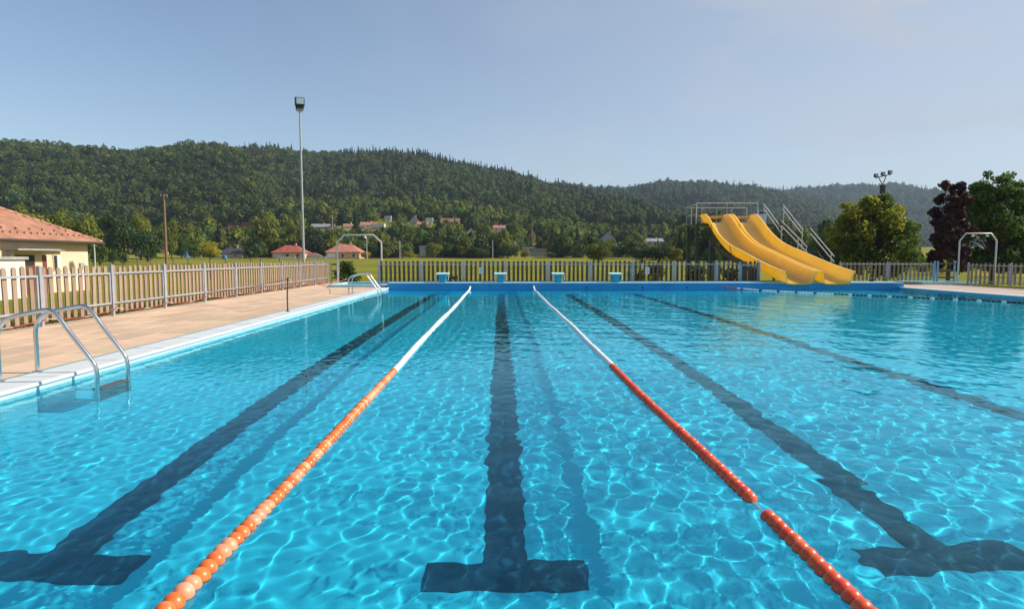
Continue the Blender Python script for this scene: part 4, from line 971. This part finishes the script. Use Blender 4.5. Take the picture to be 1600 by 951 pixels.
house(648, 352, 14, 14, 360, 'front', 'brown', 'grey', "brown gabled house standing above the peach roofed slope houses", nwin=1, clear=349)
house(662, 354, 20, 7, 345, 'gable', 'salmon', 'peach', "peach roofed low house between brown gable and white house", nwin=2, clear=352)
house(672, 349, 11, 8, 365, 'flat', 'white', 'white', "small bright white house left of the long brown roof", nwin=1, chim=False, clear=348)
house(704, 352, 30, 11, 355, 'gable', 'brown', 'cream', "long brown roofed house near the top of the village slope", nwin=3, clear=349)
house(736, 366, 12, 10, 320, 'front', 'teal', 'white', "small teal roofed hut among trees on the slope", nwin=1, chim=False, clear=364)
house(780, 360, 20, 8, 345, 'gable', 'salmon', 'white', "light pink roofed house right of the teal hut", nwin=2, clear=359)
house(784, 367, 16, 5, 335, 'gable', 'salmon', 'ochre', "low orange annex below the light pink roofed house", nwin=0, chim=False, clear=366)
house(776, 355, 6, 6, 360, 'flat', 'salmon', 'white', "narrow pale stack house behind the light pink roof", nwin=0, chim=False, clear=354)
house(832, 371, 12, 13, 310, 'front', 'salmon', 'ochre', "steep pointed peach gable cottage alone on the slope", nwin=1, chim=False, wallfrac=.2, clear=370)
house(842, 394, 26, 6, 245, 'flat', 'grey', 'grey', "low grey carport on the terrace below the pointed cottage", nwin=0, chim=False)
house(826, 390, 18, 4, 255, 'flat', 'white', 'grey', "thin pale roofed shed left of the grey carport", nwin=0, chim=False)
house(951, 377, 22, 14, 300, 'front', 'grey', 'grey', "grey steep gabled house half hidden behind the round olive tree", nwin=1, wallfrac=.3, clear=375)
house(1024, 381, 28, 9, 290, 'gable', 'grey', 'peach', "long grey roofed house behind the clipped hedge", nwin=3, clear=378)
house(661, 392, 10, 8, 240, 'flat', 'white', 'white', "tiny white hut among the dark trees near the field edge", nwin=0, chim=False, clear=392)
# low garden walls, blue covers
def lowbox(name, px0, px1, y0, y1, Y, m, lab, cat, dep=.3):
    x0, x1 = wx(px0, Y), wx(px1, Y); g0 = Hs((x0 + x1) / 2, Y); e = empty(name, ((x0 + x1) / 2, Y, g0), lab, cat); h = max(.6, wz(y0, Y) - g0); n_ = max(2, int((x1 - x0) / 2.2)); w = (x1 - x0) / n_
    for i in range(n_): MB().box(-(x1 - x0) / 2 + i * w + .08, -(x1 - x0) / 2 + (i + 1) * w - .08, -dep / 2, dep / 2, -.3, h).build("wall_panel", m, e)
    MB().box(-(x1 - x0) / 2 - .05, (x1 - x0) / 2 + .05, -dep / 2 - .05, dep / 2 + .05, h + .002, h + .08).build("wall_cap", M_conc, e)
lowbox("garden_wall", 486, 513, 400.5, 404, 203, M_whitew, "long white garden wall between the two red bungalows", "wall")
lowbox("garden_wall", 437, 465, 401, 404, 206, M_whitew, "white garden wall in front of the left red bungalow", "wall")
lowbox("garden_wall", 301, 321, 401, 404, 195, WC['ochre'], "ochre garden wall left of the dark roofed house", "wall")
lowbox("garden_wall", 372, 384, 402, 404, 200, WC['ochre'], "short ochre wall right of the open garage", "wall")
M_bluet = mat("blue_cover", (0.02, 0.13, 0.36), 0.4, var=.2, vscale=2)
def bluedome(px, Y, w, h, lab):
    x = wx(px, Y); e = empty("blue_cover", (x, Y, Hs(x, Y)), lab, "cover"); b = MB()
    for j in range(4):
        r = w / 2 * math.cos(j * .45); z = h * math.sin(j * .45) / math.sin(1.35)
        b.v += [(r * math.cos(i * 6.283 / 12), r * .7 * math.sin(i * 6.283 / 12), z) for i in range(12)]
    b.f += [(j * 12 + i, j * 12 + (i + 1) % 12, (j + 1) * 12 + (i + 1) % 12, (j + 1) * 12 + i) for j in range(3) for i in range(12)] + [tuple(range(36, 48))]
    b.build("cover", M_bluet, e, True)
    MB().box(-w / 2 - .1, w / 2 + .1, -w * .35, w * .35, -.1, .06).build("base", M_conc, e)
bluedome(297, 188, 1.7, 1.9, "round blue cover standing by the ochre garden wall"); bluedome(356, 186, 1.6, 1.2, "small blue cover in front of the open garage")

# ================================================================== TREES
rg0 = np.random.default_rng(77)
def unit_lobes(seed, n_, tall=1.0, low=.55):
    rg = np.random.default_rng(seed); out = [(0, 0, 1.05, .62), (0, 0, .6, .5)]
    for i in range(n_):
        th = i * 2.4 + rg.random(); u = rg.uniform(-.75, .85); q = math.sqrt(1 - u * u); s = rg.uniform(.5, .68)
        out.append((math.cos(th) * q * s, math.sin(th) * q * s, 1.0 + u * s * 1.1 * tall, rg.uniform(.26, .42)))
    return out
UC = {}
for kind, n_, sc in (("dark", 3, 1), ("mid", 3, 1), ("olive", 3, 1), ("yellow", 2, 1)):
    UC[kind] = [crown_mesh("crown", LM[kind], 2600, .105, unit_lobes(100 + i * 7 + len(kind), 13), seed=i + 50) for i in range(n_)]
UC["bush"] = [crown_mesh("crown", LM["olive"], 1500, .12, unit_lobes(300 + i, 9), seed=i + 90) for i in range(2)]
def unit_conifer(seed):
    rg = np.random.default_rng(seed); nleaf = 1500; t = rg.random(nleaf) ** 1.2; z = .08 + 1.92 * t; rad = (1 - t) ** .85 * (0.8 + 0.3 * rg.random(nleaf)) * (0.75 + 0.35 * np.abs(np.sin(t * 24)))
    th = rg.random(nleaf) * 6.283; c = np.stack([np.cos(th) * rad * .8, np.sin(th) * rad * .8, z], 1)
    o = np.stack([np.cos(th), np.sin(th), -.3 * np.ones(nleaf)], 1); tn = np.stack([-np.sin(th), np.cos(th), np.zeros(nleaf)], 1); L = (.1 + rad * .4)[:, None]; w = (.07 + .07 * rg.random(nleaf))[:, None]
    return np_mesh("crown", np.stack([c - o * L * .5, c + tn * w, c + o * L * .6, c - tn * w], 1).reshape(-1, 3), np.arange(nleaf * 4).reshape(-1, 4), LM['conifer'])
UC["conifer"] = [unit_conifer(5)]
UT = [trunk_mesh(1.5, .075, .6, 1, i) for i in range(3)]
tree_n = 0
def tree(px, ytop, wpx, Y, kind, label, name="tree", cat="tree", group=None, base=0.0):
    global tree_n
    x = wx(px, Y); g0 = Hs(x, Y); h = max(1.2, wz(ytop, Y) - g0); w = wpx * 1.12 / F * Y
    e = empty(name, (x, Y, g0), label, cat, group)
    cr = link("crown", UC[kind][tree_n % len(UC[kind])], e, (0, 0, base * h)); cr.scale = (w / 2, w / 2 * rg0.uniform(.85, 1.1), h * (1 - base) / 2.02); cr.rotation_euler = (0, 0, rg0.random() * 6.28)
    tr = link("trunk", UT[tree_n % 3], e, (0, 0, 0)); tr.scale = (w / 2, w / 2, h / 2.1); tree_n += 1
    return e
T = [  # px, ytop, width, Y, kind, label
 (62, 311, 62, 118, "olive", "big bright olive tree just above the building roof, leftmost of its row"),
 (102, 321, 52, 122, "olive", "second bright olive tree in the row above the cream building roof"),
 (146, 327, 50, 125, "olive", "rounded olive tree at the right end of the row by the building roof"),
 (165, 368, 26, 110, "mid", "small green tree tucked beside the roof corner of the cream building"),
 (10, 312, 30, 150, "mid", "little green treetop peeping over the roof ridge at the far left"),
 (194, 324, 54, 150, "dark", "large dark green tree above the bright grass knoll"),
 (228, 318, 34, 160, "olive", "tall light olive tree between two dark trees above the knoll"),
 (238, 352, 44, 140, "dark", "round dark tree just left of the wooden utility pole"),
 (275, 334, 24, 165, "olive", "slim olive tree directly behind the wooden utility pole"),
 (176, 330, 28, 175, "dark", "dark tree behind the roof corner, left of the knoll trees"),
 (290, 362, 34, 175, "mid", "bushy green tree right of the wooden utility pole"),
 (309, 378, 26, 180, "mid", "low green tree above the round blue cover"),
 (334, 370, 36, 184, "yellow", "bright yellow green tree above the ochre garden wall"),
 (318, 366, 20, 195, "olive", "small olive tree left of the bright yellow green one"),
 (243, 388, 20, 160, "mid", "small bush like tree at the edge of the grass knoll"),
 (185, 388, 18, 120, "dark", "small dark shrub right of the cream building wall"),
 (202, 393, 12, 118, "dark", "tiny dark shrub in the meadow left of the brown shed"),
 (379, 364, 38, 222, "dark", "round dark tree behind the dark roofed house"),
 (404, 366, 26, 224, "olive", "olive tree right of the dark roofed house"),
 (421, 330, 48, 235, "olive", "tall broad olive tree left of the floodlight mast"),
 (398, 350, 30, 245, "mid", "green tree left of the tall broad olive tree"),
 (441, 356, 34, 240, "mid", "green tree behind the left red bungalow roof"),
 (464, 342, 30, 238, "olive", "light olive tree touching the left side of the floodlight mast"),
 (498, 348, 44, 228, "dark", "big dark green tree just right of the floodlight mast"),
 (521, 364, 34, 226, "yellow", "yellow green tree behind the salmon bungalow roof"),
 (560, 372, 26, 232, "olive", "light tree right behind the salmon bungalow chimney"),
 (559, 334, 18, 300, "conifer", "tall dark narrow conifer on the slope above the left shower arch"),
 (573, 392, 17, 205, "yellow", "low bright yellow bush beside the salmon bungalow"),
 (584, 378, 26, 222, "dark", "dark round tree inside the right part of the left shower arch"),
 (604, 384, 18, 214, "olive", "small olive tree just right of the left shower arch"),
 (598, 358, 28, 262, "olive", "olive tree on the slope above the shower arch corner"),
 (622, 370, 24, 235, "mid", "green tree behind the thin pole right of the arch"),
 (641, 389, 22, 210, "yellow", "squat yellow bush at the field edge left of tiny white hut"),
 (641, 352, 34, 262, "mid", "broad green tree below the brown gabled house"),
 (665, 357, 28, 258, "dark", "dark tree below the small bright white house"),
 (686, 343, 20, 290, "conifer", "dark conifer between white house and long brown roof"),
 (678, 374, 27, 214, "olive", "round olive tree at the field edge right of tiny white hut"),
 (703, 362, 32, 240, "dark", "dark spreading tree below the long brown roof"),
 (720, 356, 24, 262, "mid", "green tree right below the end of long brown roof"),
 (727, 374, 28, 222, "yellow", "yellow green tree in front of dark trees left of centre"),
 (755, 346, 28, 282, "olive", "olive tree beside the teal roofed hut"),
 (748, 384, 36, 216, "dark", "wide dark tree at the field edge above the first notice"),
 (768, 366, 34, 240, "dark", "tall dark tree right of the teal hut"),
 (793, 378, 36, 220, "dark", "wide dark tree at the field edge below light pink roof"),
 (809, 362, 24, 262, "mid", "green tree left of the pointed peach cottage"),
 (812, 348, 20, 320, "conifer", "dark conifer right behind the light pink roofed house"),
 (820, 390, 18, 222, "olive", "small olive bush left of the grey carport"),
 (861, 394, 20, 216, "mid", "small green bush right of the grey carport"),
 (856, 374, 20, 262, "olive", "small olive tree on terraces right of pointed cottage"),
 (882, 355, 38, 262, "dark", "big dark round tree right of pointed cottage"),
 (893, 368, 20, 245, "olive", "olive tree leaning on the big dark round tree"),
 (908, 364, 22, 262, "olive", "light olive tree left of the round olive tree over the fence"),
 (935, 376, 42, 125, "olive", "dense round olive and dark tree rising over the far fence"),
 (928, 360, 30, 135, "dark", "dark crown behind the dense round olive tree"),
 (966, 386, 24, 240, "mid", "green tree below the grey steep gabled house"),
 (976, 352, 30, 290, "dark", "dark green tree right of the grey steep gabled house"),
 (998, 358, 26, 285, "olive", "olive tree left of the long grey roofed house"),
 (1003, 381, 40, 132, "dark", "left dark part of the clipped hedge below the long grey roof"),
 (1030, 379, 40, 131, "dark", "middle part of the clipped hedge with olive top"),
 (1054, 382, 34, 130, "olive", "bright olive right end of the clipped hedge"),
 (1052, 372, 30, 190, "olive", "pale olive tree right behind the clipped hedge"),
 (1076, 382, 24, 150, "mid", "green tree between hedge and the slide tower"),
 (1068, 354, 24, 230, "conifer", "dark conifer left of the slide tower platform"),
 (1092, 350, 44, 165, "dark", "dark tree behind the left column of the slide tower"),
 (1124, 352, 50, 160, "dark", "dark tree seen below the upper slide chute"),
 (1160, 340, 54, 120, "dark", "dark tree hidden behind the slide chutes"),
 (1140, 330, 44, 210, "olive", "olive tree seen through the tower railing"),
 (1112, 384, 30, 110, "dark", "low dark tree under the left slide chute"),
 (1250, 350, 40, 110, "mid", "grey green tree behind the stair rails"),
 (1278, 362, 44, 100, "mid", "green tree right of the lower stair rail"),
 (1300, 352, 40, 78, "dark", "dark tree left behind the big yellow green tree"),
 (1446, 398, 30, 80, "mid", "pale low shrub between yellow green and purple trees"),
 (1466, 402, 60, 70, "yellow", "bright low hedge behind the gate left of the purple tree"),
 (1506, 404, 60, 72, "olive", "olive low hedge beyond the purple tree trunk"),
 (1590, 396, 70, 60, "olive", "bright shrub behind the fence at the right edge"),
 (1425, 388, 50, 120, "dark", "blue dark tree far behind the gap left of purple tree"),
]
for t_ in T: tree(*t_)
# fill: trees among the village that read as one mass
def fill_trees():
    P = []; Sc = []; Ix = []
    rg = np.random.default_rng(4); N_ = 12000
    PX = rg.uniform(-120, 1330, N_); YY = np.where(PX < 900, rg.uniform(222, 470, N_), rg.uniform(150, 900, N_)); YY = np.where((PX > 185) & (PX < 430) & (rg.random(N_) < .22), rg.uniform(196, 225, N_), YY); YY = np.where((PX < 180) & (YY < 260), YY + 60, YY)
    XX = (PX - VX) / F * YY; SS = rg.uniform(.45, .95, N_) * np.where(YY > 300, 1.1, 1.0) * np.where(PX > 900, 1.1, 1.0)
    CL = fbm(XX / 28.0, YY / 28.0, 2); GG = H(XX, YY); BB = base_h(XX, YY)
    for i in range(N_):
        px, Y, x, s, g0 = float(PX[i]), float(YY[i]), float(XX[i]), float(SS[i]), float(GG[i])
        if CL[i] < .27 or g0 > BB[i] + 1: continue
        if abs(Y - 255) < 14 and 800 < px < 920: continue
        top = HZ - (g0 + 9.3 * s - CAMZ) * F / Y; half = 5.2 * s * F / Y; bad = False
        for (a, c, yb, hy_, yt) in HB:
            if a - half < px < c + half:
                if Y < hy_ + 1 and top < yb + 0.5 : bad = True; break
                if abs(Y - hy_) < 12: bad = True; break
        if bad: continue
        P.append((x, Y, g0 - .8 * s)); Sc.append((s, s * rg.uniform(.85, 1.1), s * rg.uniform(.85, 1.15))); Ix.append(int(rg.choice([0, 1, 4, 5, 8, 8, 9, 10, 6])))
    return P, Sc, Ix
P, Sc, Ix = fill_trees(); print("fill", len(P))
fo = instancer("valley_trees", np.array(P), np.array(Sc), np.array(Ix)); tag(fo, "scattered garden trees and orchards filling the village slope", "trees", kind="stuff")

# ---- near trees on the right
def near_tree(px, Y, ytop, wpx, mats, lobes, nleaf, leaf, label, split=None, zb=0.5, lean=0, seed=1, tr=.16):
    x = wx(px, Y); g0 = Hs(x, Y); h = wz(ytop, Y) - g0; w = wpx / F * Y
    e = empty("tree", (x, Y, g0), label, "tree"); L = [(a * w / 2, b_ * w / 2, zb + c * (h - zb), r * w / 2) for a, b_, c, r in lobes]
    m = crown_mesh("crown", mats, nleaf, leaf, L, droop=.25, seed=seed, split=split, near=True); link("crown", m, e)
    t = MB(); t.tube([(0, 0, -.2), (.03, 0, h * .25), (.0, .05, h * .55), (.05, 0, h * .85)], [tr, tr * .8, tr * .5, tr * .2], 9)
    rr = random.Random(seed)
    for k, (a, b_, c, r) in enumerate(lobes):
        z0 = h * rr.uniform(.2, .45); t.tube([(0, 0, z0), (a * w * .22, b_ * w * .22, (z0 + zb + c * (h - zb)) / 2), (a * w / 2, b_ * w / 2, zb + c * (h - zb))], [tr * .4, tr * .28, tr * .07], 6)
    t.build("trunk", M_bark, e, True); return e
rg = np.random.default_rng(9)
def shaggy(n_, prof, seed):
    r_ = np.random.default_rng(seed); out = []
    for i in range(n_):
        c = r_.uniform(.06, .96); R_ = float(np.interp(c, [p[0] for p in prof], [p[1] for p in prof])); th = i * 2.4 + r_.random()
        s = R_ * r_.uniform(.45, .8); out.append((math.cos(th) * s, math.sin(th) * s, c, r_.uniform(.12, .25) * (1 if c < .8 else .65)))
    return out
l1 = shaggy(66, [(0, .8), (.25, .98), (.5, .92), (.75, .62), (1, .2)], 3) + [(-.62, -.3, .80, .14), (-.7, -.2, .88, .10), (.2, 0, .96, .12), (.85, 0, .62, .10), (-.9, -.1, .55, .14)]
def sunlit_split(c, k, rg): 
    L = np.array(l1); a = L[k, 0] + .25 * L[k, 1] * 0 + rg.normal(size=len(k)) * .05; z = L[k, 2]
    yel = ((a < -.12) & (z > .42)) | ((np.abs(a - .12) < .3) & (z > .62) & (z < .85)) | ((k % 7) == 3)  # sunlit look put into leaf colour: yellow leaves on upper-left and some other lobes
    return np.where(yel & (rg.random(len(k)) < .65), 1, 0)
near_tree(1368, 47, 309, 158, [LM['mid2'], LM['yellow2']], l1, 24000, .20, "bushy green tree with yellow leaves coloured as sunlit on its left side, right of slide", sunlit_split, zb=.5, seed=5)
l2 = shaggy(70, [(0, .55), (.25, .85), (.5, .95), (.7, .75), (.85, .6), (1, .3)], 8) + [(-.35, 0, .97, .16), (.35, 0, .96, .15), (0.05, 0, .88, .14)]
near_tree(1490, 38.5, 284, 76, [LM['purple']], l2, 14000, .18, "dark purple leaved tree between the yellow green tree and tall green tree", zb=.9, seed=6, tr=.13)
l3 = shaggy(72, [(0, .7), (.2, .9), (.45, 1.0), (.7, .8), (.88, .5), (1, .25)], 12) + [(-.25, 0, 1.0, .10), (.22, 0, .99, .12), (-.5, 0, .86, .12)]
def split3(c, k, rg): return np.where(((k % 5) == 1) & (rg.random(len(k)) < .6), 1, 0)
near_tree(1562, 42, 274, 138, [LM['mid2'], LM['olive']], l3, 20000, .19, "tall dense green tree behind the right shower arch", split3, zb=1.0, seed=7, tr=.17)
l4 = shaggy(70, [(0, .7), (.3, .95), (.6, .85), (1, .3)], 15)
near_tree(1668, 42, 300, 120, [LM['olive'], LM['mid']], l4, 14000, .21, "olive green tree at the right edge beside the tall dense tree", split3, zb=.7, seed=8)
# shrubs by the fence
def shrub(px, Y, ytop, wpx, mt, label, n_=1800, leaf=.07, zg=None, name="shrub", cat="shrub"):
    x = wx(px, Y); g0 = Hs(x, Y) if zg is None else zg; h = wz(ytop, Y) - g0; w = wpx / F * Y
    e = empty(name, (x, Y, g0), label, cat); r_ = np.random.default_rng(int(px)); L = [(r_.uniform(-.38, .38) * w, r_.uniform(-.3, .3) * w * .7, r_.uniform(.12, .8) * h, r_.uniform(.14, .24) * min(w, h)) for _ in range(14)]
    link("foliage", crown_mesh("foliage", LM[mt], n_, leaf, L, seed=int(px), near=True), e)
    s = MB()
    for q in L[:8]: s.tube([(q[0] * .15, q[1] * .15, -.05), (q[0] * .6, q[1] * .6, q[2] * .6), q[:3]], [.02, .014, .005], 5)
    s.build("stem", M_bark, e)
shrub(548, 29.6, 405, 40, 'mid', "leafy green shrub inside the left shower arch", 2600, .085)
shrub(993, 27.1, 407, 26, 'olive', "climbing plant on the far fence left of second notice", 1200, .07)
shrub(1024, 27.1, 405, 34, 'olive', "climbing plant spilling over the far fence right of second notice", 1500, .07)
shrub(1085, 27.4, 412, 40, 'dark', "low dark shrub behind the far fence left of slide tower", 1500, .07)
shrub(1140, 27.6, 414, 46, 'dark', "low dark shrub behind the fence below the slide chute", 1500, .07)
shrub(706, 27.2, 426, 20, 'purple', "small reddish plant at the far fence right of first starting block", 500, .06)
# grass tufts along fences
def onground(tp):
    a = np.array(tp); return list(zip(a[:, 0].tolist(), a[:, 1].tolist(), H(a[:, 0], a[:, 1]).tolist()))

def tufts(name, pts, hgt, m, label):
    V = []; Fc = []; r_ = np.random.default_rng(len(pts))
    for (x, y, z) in pts:
        for k in range(5):
            th = r_.random() * 6.28; a = r_.uniform(.006, .014); h = hgt * r_.uniform(.5, 1.2); lx, ly = math.cos(th) * h * .35, math.sin(th) * h * .35; ox, oy = r_.uniform(-.05, .05, 2); n0 = len(V)
            V += [(x + ox - a * math.sin(th), y + oy + a * math.cos(th), z), (x + ox + a * math.sin(th), y + oy - a * math.cos(th), z), (x + ox + lx, y + oy + ly, z + h)]; Fc.append((n0, n0 + 1, n0 + 2))
    o = link(name, np_mesh(name, V, Fc, m)); tag(o, label, "grass", kind="stuff")
M_tuft = mat("dry_grass", (0.20, 0.20, 0.035), 0.8, var=0.3, vscale=2, trans=.4)
rr_ = random.Random(2)
tp = [(rr_.uniform(-4.4, 16.5), rr_.uniform(26.75, 31), 0) for _ in range(9000)]; tp = onground(tp)
tufts("grass", tp, .22, M_tuft, "rough yellow green grass growing behind the far fence")
tp = [(rr_.uniform(16.9, 22.5), rr_.uniform(27.25, 30), .0) for _ in range(2500)] + [(rr_.uniform(20.25, 21.6), rr_.uniform(10, 27), .0) for _ in range(3500)]; tp = onground(tp)
tufts("grass", tp, .12, M_tuft, "short yellowish grass around the right hand picket fences")
tp = [(rr_.uniform(-12, -8.25), rr_.uniform(3, 30), .0) for _ in range(9000)]; tp = onground(tp)
tufts("grass", tp, .12, M_tuft, "lawn grass behind the left picket fence")

# ================================================================== HAZE
M_haze = bpy.data.materials.new("haze"); M_haze.use_nodes = True; n = M_haze.node_tree.nodes; l = M_haze.node_tree.links; n.remove(n["Principled BSDF"])
pv = n.new("ShaderNodeVolumePrincipled"); pv.inputs["Density"].default_value = HAZE_D; pv.inputs["Color"].default_value = (0.62, 0.80, 1.0, 1); pv.inputs["Anisotropy"].default_value = 0.0
l.new(pv.outputs[0], n["Material Output"].inputs["Volume"])
hz = MB().box(-6000, 7000, -400, 7000, -4, 420).build("haze", M_haze); tag(hz, kind="stuff")
